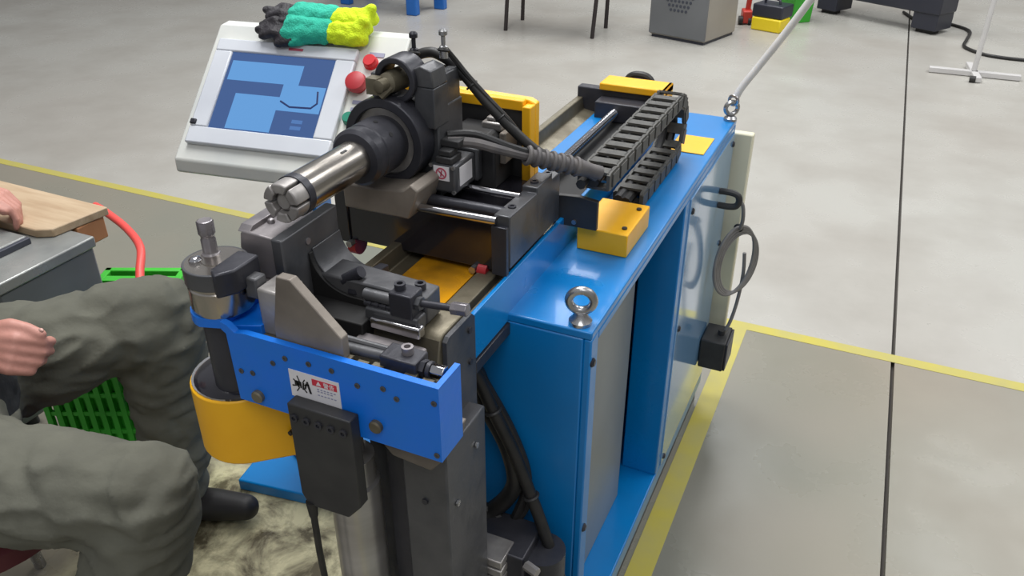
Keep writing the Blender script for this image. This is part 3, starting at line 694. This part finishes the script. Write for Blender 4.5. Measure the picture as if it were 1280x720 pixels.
# ================================================================== operator console
PSI = math.radians(8)
CN = thing('operator_console', (-1.181, 1.384, 0), 'off-white operator console with blue touch screen and red push buttons', 'console', rotz=PSI)
CA, SA = math.cos(math.radians(43)), math.sin(math.radians(43))
def F(u, v, h=0.0): return Vector((u, v * CA - h * SA, 1.073 + v * SA + h * CA))
FM = Matrix(((1, 0, 0), (0, CA, -SA), (0, SA, CA)))
Fn = Vector((0, -SA, CA))
prof = [(-.122, .959), (.120, 1.185), (.155, 1.188), (.155, 1.0), (.12, .93), (-.112, .925), (-.122, .93)]
build('console_body', M().prism(prof, 'x', -.188, .268), WHITEBOX, CN, .004, local=True)
bz = M()
for (u0, u1, v0, v1) in ((-.168, .166, .094, .124), (-.168, .166, -.130, -.091), (-.168, -.126, -.091, .094), (.122, .166, -.091, .094)):
    bz.obox(F((u0 + u1) / 2, (v0 + v1) / 2, .006), (u1 - u0, v1 - v0, .014), FM)
build('bezel', bz, LILAC, CN, .003, local=True)
SCN = build('screen', M().obox(F(-.002, .0015, .006), (.25, .187, .004), FM), SCRDARK, CN, local=True)
SCN['label'] = 'blue touch screen'
def patch(name, quad, mt, h=.0086):
    # quad in screen fractions (s from left, t from top)
    vs = [F(-.124 + s * .245, .092 - t * .181, h) for s, t in quad] + [F(-.124 + s * .245, .092 - t * .181, h - .0004) for s, t in quad]
    n = len(quad)
    build(name, M().add(vs, [list(range(n)), list(range(2 * n - 1, n - 1, -1))] + [(i, i + n, (i + 1) % n + n, (i + 1) % n) for i in range(n)]), mt, SCN, local=True)
patch('screen_field', [(.02, .10), (.72, .10), (.72, .36), (.02, .36)], SCRLIGHT)
patch('screen_field', [(.15, .53), (.58, .53), (.58, .99), (.15, .99)], SCRLIGHT)
patch('screen_field', [(.58, .36), (.985, .36), (.985, .70), (.58, .70)], SCRLIGHT)
patch('screen_field', [(.76, .80), (.86, .80), (.86, .845), (.76, .845)], SCRMID)
patch('screen_field', [(.76, .88), (.86, .88), (.86, .925), (.76, .925)], SCRMID)
line = [(.60, .58), (.70, .645), (.90, .635), (.945, .57), (.92, .42)]
lm = M(); lm.tube([F(-.124 + s * .245, .092 - t * .181, .0088) for s, t in line], .0022, 6, 1)
build('screen_drawing', lm, SCRLINE, SCN, local=True)
build('latch', M().obox(F(-.161, -.082, .014), (.014, .012, .006), FM), BLACK, CN, .002, local=True)
def knob(name, u, v, prof, mt, label=None):
    o = build(name, M().lathe(F(u, v, 0), Fn, prof, 24), mt, CN, local=True)
    if label: o['label'] = label
knob('push_button', .198, .098, [(.016, 0), (.016, .004), (.0145, .006), (.0145, .014), (.0125, .017)], REDBTN, 'bright red push button')
knob('emergency_stop', .186, .041, [(.015, 0), (.015, .008), (.021, .012), (.023, .020), (.021, .028), (.014, .031)], REDDULL, 'dull red mushroom stop button')
knob('push_button', .186, -.036, [(.014, 0), (.014, .004), (.0125, .006), (.0125, .013), (.011, .015)], GREENBTN, 'green push button')
for (u, v, w, h) in ((.205, .119, .034, .010), (.196, .005, .03, .008), (.196, -.012, .03, .008), (.215, .066, .024, .008)):
    build('name_plate', M().obox(F(u, v, .0012), (w, h, .0015), FM), LABELGREY, CN, local=True)
build('printed_mark', M().obox(F(.024, .109, .0134), (.034, .006, .0006), FM), LABELPINK, CN, local=True)
build('stand_post', M().box(-.075, .025, .065, .145, .03, .94), BLUE, CN, .004, local=True)['label'] = 'blue stand post'
build('stand_base', M().box(-.21, .30, -.115, .28, 0, .035), BLUE, CN, .004, local=True)['label'] = 'blue base plate'

# ---- gloves lying on the console top
def glove(name, base, ang, label, s=1.0, lift=0.0, curl=0.0, tilt=0.0):
    R0 = Matrix.Rotation(ang, 3, 'Z') @ Matrix.Rotation(tilt, 3, 'X')
    o = thing(name, base, label, 'glove', 'work gloves on the console', 0.0)
    def W(x, y, z): return R0 @ Vector((x * s * 1.06, y * s * .70, z * s * .92 + lift))
    pm = M(); pm.limb(W(.035, -.020, .020), W(-.045, -.024, .020), .021, .022); pm.limb(W(.035, .016, .020), W(-.045, .020, .020), .021, .022); pm.limb(W(.04, 0, .024), W(-.04, 0, .026), .020, .022)
    pm.limb(W(.01, -.03, .018), W(-.035, -.052, .016), .014, .013)
    remeshed('palm', pm, GLOVETEAL, o, .004, 4, lambda c: .0025 * noise.noise(c * 70), local=True)['label'] = 'teal knit palm'
    fm = M()
    for k, (yy, ln, c) in enumerate(((-.030, .058, .3), (-.010, .072, -.2), (.012, .068, .5), (.030, .050, -.4))):
        fm.limb(W(-.052, yy, .022), W(-.052 - ln * .5, yy * 1.15, .024 + .010 * c), .0125, .0115)
        fm.limb(W(-.052 - ln * .5, yy * 1.15, .024 + .010 * c), W(-.052 - ln, yy * 1.1 - .004, .016 + curl * (k % 2)), .0115, .0095)
    fm.limb(W(-.035, -.052, .016), W(-.068, -.060, .014), .012, .010)
    remeshed('fingers', fm, GLOVEBLK, o, .0035, 3, lambda c: .002 * noise.noise(c * 90), local=True)['label'] = 'black coated fingers'
    cm = M(); cm.limb(W(.05, -.018, .018), W(.118, -.022, .017), .018, .019); cm.limb(W(.05, .014, .018), W(.122, .022, .018), .018, .018); cm.limb(W(.05, -.002, .024), W(.116, .0, .026), .017, .019)
    cm.limb(W(.11, .012, .026), W(.128, .016, .042), .015, .013)
    remeshed('cuff', cm, GLOVEYEL, o, .004, 3, lambda c: .003 * noise.noise(c * 80), local=True)['label'] = 'lime yellow cuff'
    return o
def cw(u, y, z): return Matrix.Rotation(PSI, 3, 'Z') @ Vector((u, y, z)) + Vector((-1.181, 1.384, 0))
glove('work_glove', cw(.050, .108, 1.182), PSI + .03, 'teal and yellow work glove with black fingers, lower one nearer the screen', .92, 0, 0, .60)
glove('work_glove', cw(.052, .134, 1.200), PSI - .05, 'teal and yellow work glove with black fingers, upper one on the console edge', .92, 0, .012, .12)

# ================================================================== things at the machine's right rear
PC = thing('power_cable', (-.30, 2.05, .70), 'grey coiled cable hanging from a black hook on the blue cabinet', 'cable')
cl = M()
for k in range(4):
    R = .098 - .004 * k; off = .006 * k
    pts = []
    for i in range(29):
        w = 2 * PI * i / 28
        pts.append((-.296 + .040 * math.sin(w) + off * .5 + .02, 2.06 + .6 * R * math.sin(w) + off, .545 + R * 1.05 * math.cos(w) - .004 * k))
    cl.tube(pts, .0045, 8, 2)
build('coil', cl, COILGREY, PC)
build('hanger', M().tube([(-.334, 2.03, .752), (-.305, 2.03, .752), (-.288, 2.03, .747), (-.282, 2.03, .733), (-.288, 2.03, .718), (-.305, 2.03, .713), (-.334, 2.03, .713)], .0085, 10), BLACKPLASTIC, PC)
build('lead', M().tube([(-.283, 2.03, .735), (-.272, 2.035, .72), (-.268, 2.045, .68), (-.272, 2.055, .645)], .005, 8), COILGREY, PC)
build('lead', M().tube([(-.26, 2.12, .545), (-.255, 2.12, .48), (-.258, 2.11, .40), (-.268, 2.10, .33), (-.285, 2.09, .28)], .005, 8), COILGREY, PC)
build('tie', M().torus((-.278, 2.062, .643), (0, 1, .1), .010, .003, 14, 6), RUBBER, PC)
FS = thing('junction_box', (-.31, 2.09, .20), 'small black box hanging low on the glossy blue side panel', 'box')
build('box_body', M().box(-.333, -.262, 2.04, 2.14, .195, .29), BLACKPLASTIC, FS, .004)
build('lid', M().box(-.262, -.256, 2.043, 2.137, .198, .287), BLACK, FS, .002)
build('gland', M().cyl((-.285, 2.09, .288), (-.285, 2.09, .305), .010, n=14), BLACKPLASTIC, FS)

WH = thing('white_hose', (-.352, 2.15, .93), 'thin white hose rising from the eyebolt on the rear cabinet corner', 'hose')
build('hose_body', M().tube([(-.346, 2.155, .960), (-.333, 2.16, .990), (-.30, 2.17, 1.045), (-.25, 2.175, 1.13), (-.19, 2.18, 1.24), (.0, 2.2, 1.6), (.3, 2.25, 2.2), (.6, 2.3, 2.9), (.75, 2.4, 3.6), (.8, 2.5, 4.4)], .0095, 12), WHITEPOLE, WH)
build('shackle', M().torus((-.350, 2.152, .952), (.3, .9, .1), .012, .0045, 20, 8), GALV, WH)

# ================================================================== operator's grey table, plank, crate, hose
TB = thing('steel_work_stand', (-2.05, 1.0, 0), 'grey steel work stand with a slotted top beside the seated person', 'stand')
build('stand_body', M().box(-2.45, -1.69, .985, 1.245, .44, .672).box(-2.45, -2.10, 1.0, 1.24, .03, .44), GREYSIDE, TB, .006)
build('stand_top', M().box(-2.46, -1.683, .98, 1.25, .672, .70), GREYMETAL, TB, .004)
build('top_rail', M().box(-2.40, -1.80, .985, 1.16, .70, .718), GREYMETAL, TB, .004)
build('rail_side', M().box(-1.80, -1.788, .985, 1.16, .70, .716), DARKSLATE, TB, .002)
build('slot', M().cyl((-1.88, 1.07, .7175), (-1.88, 1.07, .7188), .014, n=18).box(-1.91, -1.85, 1.066, 1.074, .7182, .7190), BLACK, TB)
build('black_fixture', M().box(-2.10, -1.90, 1.11, 1.155, .718, .735), BLACK, TB, .004)
for (x, y) in ((-2.42, 1.03), (-2.13, 1.03), (-2.42, 1.21), (-2.13, 1.21)):
    build('foot', M().cyl((x, y, 0), (x, y, .03), .02, n=14), BLACK, TB)
PK = thing('wooden_plank', (-2.1, 1.27, .70), 'worn plywood board laid across the back of the grey stand', 'board')
build('board', M().prism([(-2.55, 1.185), (-1.80, 1.185), (-1.765, 1.205), (-1.745, 1.355), (-2.55, 1.37)], 'z', .7005, .722), WOOD, PK, .003)
build('cleat', M().box(-1.83, -1.755, 1.262, 1.345, .64, .70), CARD, PK, .004)
GC = thing('plastic_crate', (-1.84, 1.44, 0), 'bright green plastic crate with a lattice side on the floor behind the knee', 'crate')
GC.location = (-1.57, 1.15, 0); GC.rotation_euler = (0, 0, math.radians(24))
def crate():
    x0, x1, y0, y1, H = -.24, 0.0, 0.0, .47, .43
    build('crate_rim', M().box(x0, x1, y0, y0 + .02, H - .03, H).box(x0, x1, y1 - .02, y1, H - .03, H).box(x0, x0 + .02, y0, y1, H - .03, H).box(x1 - .02, x1, y0, y1, H - .03, H), CRATEGREEN, GC, .003, local=True)
    build('crate_floor', M().box(x0 + .004, x1 - .004, y0 + .004, y1 - .004, .0, .012), CRATEGREEN, GC, 0, local=True)
    build('crate_lining', M().box(x0 + .016, x1 - .016, y0 + .016, y0 + .019, .012, H - .03).box(x1 - .019, x1 - .016, y0 + .016, y1 - .016, .012, H - .03).box(x0 + .016, x0 + .019, y0 + .016, y1 - .016, .012, H - .03).box(x0 + .016, x1 - .016, y1 - .019, y1 - .016, .012, H - .03), CRATEGREEN, GC, 0, local=True)
    for k in range(9):
        x = x0 + (x1 - x0 - .014) * k / 8
        build('rib', M().box(x, x + .014, y0, y0 + .014, .0, H - .03), CRATEGREEN, GC, 0, local=True)
        y = y0 + (y1 - y0 - .014) * k / 8
        build('rib', M().box(x1 - .014, x1, y, y + .014, .0, H - .03), CRATEGREEN, GC, 0, local=True)
    for k in range(7):
        z = .02 + k * .058
        build('rail', M().box(x0, x1, y0 + .002, y0 + .012, z, z + .012).box(x1 - .012, x1 - .002, y0, y1, z, z + .012), CRATEGREEN, GC, 0, local=True)
    # folded lattice lid sloping on top
    for k in range(8):
        y = y0 + .03 + k * .052
        build('lid_slat', M().box(x0 + .02, x1 - .02, y, y + .028, H - .012, H - .002), CRATEGREEN, GC, 0, local=True)
crate()
tag(build('red_hose', M().tube([(-1.98, 1.50, .62), (-1.90, 1.47, .625), (-1.80, 1.44, .61), (-1.70, 1.385, .60), (-1.645, 1.32, .57), (-1.615, 1.29, .54), (-1.60, 1.30, .44), (-1.58, 1.38, .2), (-1.60, 1.46, .03), (-1.62, 1.6, .012), (-1.70, 1.75, .012)], .011, 12), REDHOSE), 'bright red hose looping down beside the grey work stand', 'hose')
tag(build('red_hose', M().tube([(-1.10, 1.315, .044), (-1.18, 1.345, .044), (-1.26, 1.375, .044), (-1.31, 1.40, .044)], .0085, 10), REDHOSE), 'short red hose lying on the blue console base', 'hose')

# ================================================================== seated person
PE = thing('person', (-1.5, .8, 0), 'person in olive work trousers sitting beside the machine, hand resting on lap', 'person')
hip1, knee1, ank1 = Vector((-1.40, .60, .58)), Vector((-1.00, .70, .60)), Vector((-1.10, .60, .12))
hip2, knee2, ank2 = Vector((-1.64, .82, .58)), Vector((-1.40, 1.14, .60)), Vector((-1.44, 1.11, .10))
pel = (hip1 + hip2) / 2 + Vector((-.02, -.02, -.01))
chest = Vector((-1.56, .70, .98)); neck = Vector((-1.54, .74, 1.22)); head = Vector((-1.51, .79, 1.37))
shR, shL = Vector((-1.42, .58, 1.14)), Vector((-1.68, .84, 1.14))
elR, wrR = Vector((-1.50, .50, .87)), Vector((-1.455, .765, .745))
elL, wrL = Vector((-1.93, .98, .93)), Vector((-1.985, 1.16, .812))
b = M()
b.limb(pel, chest, .12, .13); b.limb(shR, shL, .065, .065); b.limb(chest + Vector((.05, -.06, .02)), chest + Vector((-.06, .05, .02)), .115, .115)
b.limb(neck - Vector((0, 0, .05)), head - Vector((0, 0, .04)), .052, .052)
b.ball(head, .095, 20, 12, (.86, .98, 1.16)); b.limb(head + Vector((.035, .045, -.06)), head + Vector((.045, .058, -.08)), .045, .032)
fw = Vector((.6, .8, 0)); sd = Vector((.8, -.6, 0))
b.limb(head + fw * .09 + Vector((0, 0, .015)), head + fw * .112 + Vector((0, 0, -.02)), .009, .015)        # nose
for s in (-1, 1):
    b.ball(head + sd * .086 * s + Vector((0, 0, -.005)), .03, 10, 6, (.5, .6, 1.1))                       # ears
b.limb(head + fw * .088 + sd * .02 + Vector((0, 0, -.058)), head + fw * .088 - sd * .02 + Vector((0, 0, -.058)), .008, .008)
for (h_, k_, a_) in ((hip1, knee1, ank1), (hip2, knee2, ank2)):
    b.limb(h_, k_, .075, .055); b.limb(k_, a_, .05, .036)
for (s_, e_, w_) in ((shR, elR, wrR), (shL, elL, wrL)):
    b.limb(s_, e_, .048, .040); b.limb(e_, w_, .040, .028)
# right hand: loose fist, thumb lying on top, pointing right and forward
def hand(b, wr, fwd, up, side, s=1.0, curl=1.0):
    # fwd: towards the knuckles, up: back of the hand, side: towards the thumb
    P = lambda f, u, t: wr + (fwd * f + up * u + side * t) * s
    b.limb(P(.0, 0, 0), P(.03, 0, 0), .026 * s, .028 * s)
    for t in (-.028, -.009, .010, .028): b.limb(P(.018, 0, t * .7), P(.088, .004, t), .017 * s, .0135 * s)
    tips = []
    for k, (t, l1, l2, l3) in enumerate(((.030, .042, .026, .020), (.010, .046, .029, .022), (-.010, .043, .027, .021), (-.029, .034, .021, .018))):
        p0 = P(.090, .004, t); c = curl + .12 * k
        a1, a2, a3 = -.55 * c, -1.55 * c, -2.5 * c
        p1 = p0 + (fwd * math.cos(a1) + up * math.sin(a1)) * l1 * s
        p2 = p1 + (fwd * math.cos(a2) + up * math.sin(a2)) * l2 * s
        p3 = p2 + (fwd * math.cos(a3) + up * math.sin(a3)) * l3 * s
        b.limb(p0, p1, .0112 * s, .0098 * s); b.limb(p1, p2, .0098 * s, .0088 * s); b.limb(p2, p3, .0088 * s, .0078 * s); tips.append(p3)
    q0 = P(.03, -.004, .03); q1 = P(.068, -.004, .050); q2 = P(.098, -.008, .050); q3 = P(.124, -.012, .044)
    b.limb(q0, q1, .018 * s, .0135 * s); b.limb(q1, q2, .0135 * s, .0112 * s); b.limb(q2, q3, .0112 * s, .0098 * s)
    return q2, q3
fR = Vector((.93, .28, -.16)).normalized(); sR = Vector((-.12, .5, .86)); sR = (sR - fR * sR.dot(fR)).normalized(); uR = fR.cross(sR).normalized()
if uR.y > 0: uR = -uR
tR = hand(b, wrR, fR, uR, sR, 1.0, .95)
fL = Vector((.86, .38, -.34)).normalized(); uL = Vector((.2, .3, .9)); uL = (uL - fL * uL.dot(fL)).normalized(); sL = Vector((.6, -.8, 0)); sL = (sL - fL * sL.dot(fL) - uL * sL.dot(uL)).normalized()
tL = hand(b, wrL, fL, uL, sL, 1.0, .55)
BODY = remeshed('body', b, SKIN, PE, .0042, 4)
for s in (-1, 1):
    build('eye', M().ball(head + fw * .087 + sd * .032 * s + Vector((0, 0, .018)), .011, 12, 8), LABELBLACK, PE)
build('thumbnail', M().ball(tR[1] + uR * .004 + sR * .008, .006, 10, 6, (1, .7, .7)), NAIL, PE)
hm = M(); hm.ball(head + Vector((-.012, -.016, .03)), .1, 20, 12, (.92, 1.0, 1.05)); hm.limb(head - fw * .05 + Vector((0, 0, .02)), head - fw * .055 - Vector((0, 0, .05)), .065, .05)
remeshed('hair', hm, HAIR, PE, .008, 3, lambda c: .003 * noise.noise(c * 60))
j = M(); j.limb(pel + Vector((0, 0, .06)), chest, .165, .155); j.limb(shR, shL, .088, .088); j.limb(chest + Vector((.05, -.06, .02)), chest + Vector((-.06, .05, .02)), .14, .14); j.limb(chest, neck - Vector((0, 0, .05)), .12, .075)
for (s_, e_, w_) in ((shR, elR, wrR), (shL, elL, wrL)):
    j.limb(s_, e_, .074, .062); j.limb(e_, e_.lerp(w_, .80), .062, .046)
remeshed('jacket', j, JACKET, PE, .009, 3, lambda c: .006 * noise.noise(c * 16) + .003 * noise.noise(c * 40))
t = M()
def leg(h_, k_, a_, w):
    t.limb(h_, h_.lerp(k_, .55), .115 * w, .100 * w); t.limb(h_.lerp(k_, .5), k_, .100 * w, .088 * w)
    t.limb(k_, k_.lerp(a_, .5), .090 * w, .080 * w); t.limb(k_.lerp(a_, .5), a_ + Vector((0, 0, .02)), .080 * w, .068 * w)
leg(hip1, knee1, ank1, 1.0); leg(hip2, knee2, ank2, 1.08)
t.limb(hip1, hip2, .125, .125); t.limb(pel, pel + Vector((-.03, -.02, .08)), .14, .13)
def folds(c):
    q = Vector((c.x * 1.0, c.y * 1.0, c.z * 1.6))
    d = .011 * noise.noise(q * 8 + Vector((3, 1, 2))) + .005 * noise.noise(q * 22)
    w = noise.noise(Vector((c.x * 14 + c.y * 5, c.y * 4 - c.x * 3, c.z * 22)))
    d += .009 * (1 - abs(w)) ** 4
    # creases that run across the cloth from the crotch towards the knees
    r = noise.noise(Vector((c.x * 5 + c.z * 9, c.y * 6 - c.z * 6, c.z * 3)))
    return d - .010 * max(0, .25 - abs(r)) / .25 * .8
remeshed('trousers', t, TROUSER, PE, .008, 4, folds)['label'] = 'baggy olive work trousers'
for (a_, d_) in ((ank1, Vector((.9, .35, 0))), (ank2, Vector((.95, .3, 0)))):
    d_.normalize(); sh = M()
    z0 = Vector((a_.x, a_.y, .045))
    sh.limb(z0 - d_ * .04, z0 + d_ * .09, .042, .042); sh.limb(z0 + d_ * .09, z0 + d_ * .17, .042, .034); sh.limb(z0 - d_ * .02 + Vector((0, 0, .02)), z0 + Vector((0, 0, .07)), .044, .046)
    remeshed('shoe', sh, SHOE, PE, .006, 3)
SO = thing('stool', (-1.53, .70, 0), 'low stool with a maroon padded seat under the seated person', 'stool')
build('seat', M().lathe((-1.50, .69, .36), (0, 0, 1), [(.19, 0), (.215, .02), (.215, .055), (.19, .07)], 36), MAROON, SO)
for k in range(4):
    a = PI / 4 + k * PI / 2
    build('leg', M().cyl((-1.50 + .20 * math.cos(a), .69 + .20 * math.sin(a), 0), (-1.50 + .14 * math.cos(a), .69 + .14 * math.sin(a), .36), .013, n=14), GALV, SO)
build('foot_ring', M().torus((-1.50, .69, .14), (0, 0, 1), .178, .008, 36, 8), GALV, SO)

# ================================================================== far side of the hall
# vented grey machine
VM = thing('vented_cabinet', (-1.45, 7.0, 0), 'grey vented machine cabinet standing far back on the hall floor', 'cabinet')
d1 = Vector((-1.258 + 1.803, 6.432 - 6.593, 0)).normalized(); d2 = Vector((-d1.y, d1.x, 0))
o0 = Vector((-1.803, 6.593, 0)); W_, D_, H_ = .50, .50, .9
RM = Matrix((d1, d2, Vector((0, 0, 1)))).transposed()
def vb(m, x0, x1, y0, y1, z0, z1): return m.obox(o0 + RM @ Vector(((x0 + x1) / 2, (y0 + y1) / 2, (z0 + z1) / 2)), (x1 - x0, y1 - y0, z1 - z0), RM)
build('cabinet_body', vb(M(), .0, W_ - .01, .012, D_, .02, H_), FARSIDE, VM, .01)
build('front_panel', vb(M(), 0, W_, 0, .012, .03, H_), FARGREY, VM, .006)
build('plinth', vb(M(), .02, W_ - .02, .02, D_ - .02, 0, .02), NAVY, VM)
build('side_vent', vb(M(), W_ - .01, W_ - .006, .12, .40, .45, .72), DARKSLATE, VM)
hl0 = None
for r in range(9):
    n = 13 - r
    for k in range(n):
        u = W_ / 2 + (k - (n - 1) / 2) * .033; z = .50 - r * .034
        if abs(u - W_ / 2) > .21: continue
        c = o0 + RM @ Vector((u, -.001, z))
        if hl0 is None:
            hl0 = build('vent_hole', M().prism([(.012 * math.cos(a * PI / 3), .012 * math.sin(a * PI / 3)) for a in range(6)], 'y', -.002, .002), DARKSLATE, VM)
            h = hl0
        else:
            h = hl0.copy(); COL.objects.link(h)
        h.matrix_parent_inverse = Matrix.Translation(-VM.location); h.location = c; h.rotation_euler = (0, 0, math.atan2(d1.y, d1.x))
# dark machine on feet
DT = thing('dark_work_bench', (-.2, 7.9, 0), 'dark navy work bench on two broad feet at the far right', 'bench')
e1 = Vector((.245 + .702, 7.52 - 8.044, 0)).normalized(); e2 = Vector((-e1.y, e1.x, 0)); o1 = Vector((-.72, 8.05, 0))
RB = Matrix((e1, e2, Vector((0, 0, 1)))).transposed()
def vb2(m, x0, x1, y0, y1, z0, z1): return m.obox(o1 + RB @ Vector(((x0 + x1) / 2, (y0 + y1) / 2, (z0 + z1) / 2)), (x1 - x0, y1 - y0, z1 - z0), RB)
build('bench_body', vb2(M(), 0, 1.12, 0, .26, .155, .85), NAVY, DT, .012)
for (x0, x1) in ((.01, .20), (.90, 1.11)):
    f = M(); vb2(f, x0, x1, .012, .25, .03, .16); build('leg', f, NAVY, DT, .006)
    f = M(); vb2(f, x0 + .03, x1 - .04, .05, .15, 0, .03); build('foot', f, RUBBER, DT)
build('bench_top', vb2(M(), -.02, 1.14, -.02, .28, .85, .88), DARKSLATE, DT, .004)
# stand with cross base
ST2 = thing('pole_stand', (.5, 6.36, 0), 'thin white pole stand with a flat cross base near the right edge', 'stand')
build('base_bar', M().obox((.52, 6.42, .02), (.56, .045, .035), Matrix.Rotation(.02, 3, 'Z')), STANDWHITE, ST2, .004)
build('base_bar', M().obox((.515, 6.45, .02), (.045, .40, .035), Matrix.Rotation(.12, 3, 'Z')), STANDWHITE, ST2, .004)
build('pole', M().cyl((.515, 6.42, .03), (.535, 6.45, 2.0), .017, n=14), STANDWHITE, ST2)
build('caster', M().cyl((.49, 6.26, .02), (.525, 6.26, .02), .022, n=14), RUBBER, ST2)
tag(build('floor_cable', M().tube([(.0, 8.3, .012), (.15, 7.95, .012), (.30, 8.0, .012), (.42, 7.92, .012), (.515, 7.75, .012), (.49, 7.45, .012), (.47, 7.22, .012), (.55, 7.07, .012), (.66, 6.99, .012), (.86, 6.97, .012), (1.2, 7.0, .012), (1.6, 7.1, .012)], .012, 8), RUBBER), 'dark cable snaking over the floor behind the white pole stand', 'cable')
# coloured items on the floor
YT = thing('tool_case', (-.98, 7.25, 0), 'yellow and black tool case on the floor left of the dark bench', 'tool case')
build('case_base', M().obox((-.965, 7.21, .05), (.25, .18, .10), Matrix.Rotation(-.3, 3, 'Z')), FARYELLOW, YT, .01)
build('case_lid', M().obox((-.965, 7.24, .15), (.26, .20, .10), Matrix.Rotation(-.3, 3, 'Z')), NAVY, YT, .01)
build('handle', M().tube([(-1.03, 7.25, .19), (-1.02, 7.24, .235), (-.92, 7.21, .235), (-.91, 7.2, .19)], .01, 8), NAVY, YT)
GB = thing('green_bin', (-.80, 7.55, 0), 'bright green plastic bin beside the dark bench', 'bin')
build('bin_body', M().lathe((-.83, 7.62, 0), (0, 0, 1), [(.13, 0), (.15, .32), (.16, .33), (.16, .36), (.14, .36)], 4, PI / 4), FARGREEN, GB, .006)
build('bin_lid', M().box(-.95, -.71, 7.50, 7.74, .36, .39), FARGREEN, GB, .006)
RT = thing('red_jack', (-1.19, 7.32, 0), 'small red and black trolley jack on the floor by the vented cabinet', 'tool')
build('jack_body', M().obox((-1.185, 7.36, .06), (.08, .14, .10), Matrix.Rotation(.3, 3, 'Z')), FARRED, RT, .01)
build('wheel', M().cyl((-1.235, 7.29, .035), (-1.205, 7.30, .035), .035, n=16), RUBBER, RT)
build('wheel', M().cyl((-1.16, 7.31, .03), (-1.135, 7.315, .03), .03, n=16), RUBBER, RT)
build('jack_arm', M().cyl((-1.185, 7.38, .10), (-1.175, 7.36, .26), .022, n=12), FARRED, RT)
# small table whose thin legs hang into the frame
FT = thing('folding_table', (-2.55, 6.5, 0), 'table with thin dark splayed legs at the top edge of the view', 'table')
for (x, y, tx, ty) in ((-2.908, 6.297, .03, .03), (-2.933, 6.693, .03, -.02), (-2.181, 6.337, .04, .03), (-2.196, 6.71, .02, -.02)):
    build('leg', M().cyl((x, y, 0), (x + tx, y + ty, .70), .016, n=12), CHAIRLEG, FT)
build('table_top', M().box(-3.0, -2.08, 6.25, 6.78, .70, .73), NAVY, FT, .006)
# blue bench
BB = thing('blue_bench', (-4.25, 6.55, 0), 'blue plastic bench with thick legs behind the gloves', 'bench')
for (x, y) in ((-4.66, 6.63), (-3.875, 6.48), (-3.78, 6.80), (-4.60, 6.95)):
    build('leg', M().box(x - .05, x + .05, y - .035, y + .035, 0, .44), BLUEPLASTIC, BB, .008)
build('seat', M().obox((-4.23, 6.72, .46), (1.0, .48, .04), Matrix.Rotation(-.12, 3, 'Z')), BLUEPLASTIC, BB, .01)
build('stretcher', M().obox((-3.83, 6.64, .16), (.04, .32, .05), Matrix.Rotation(-.28, 3, 'Z')), BLUEPLASTIC, BB, .006)
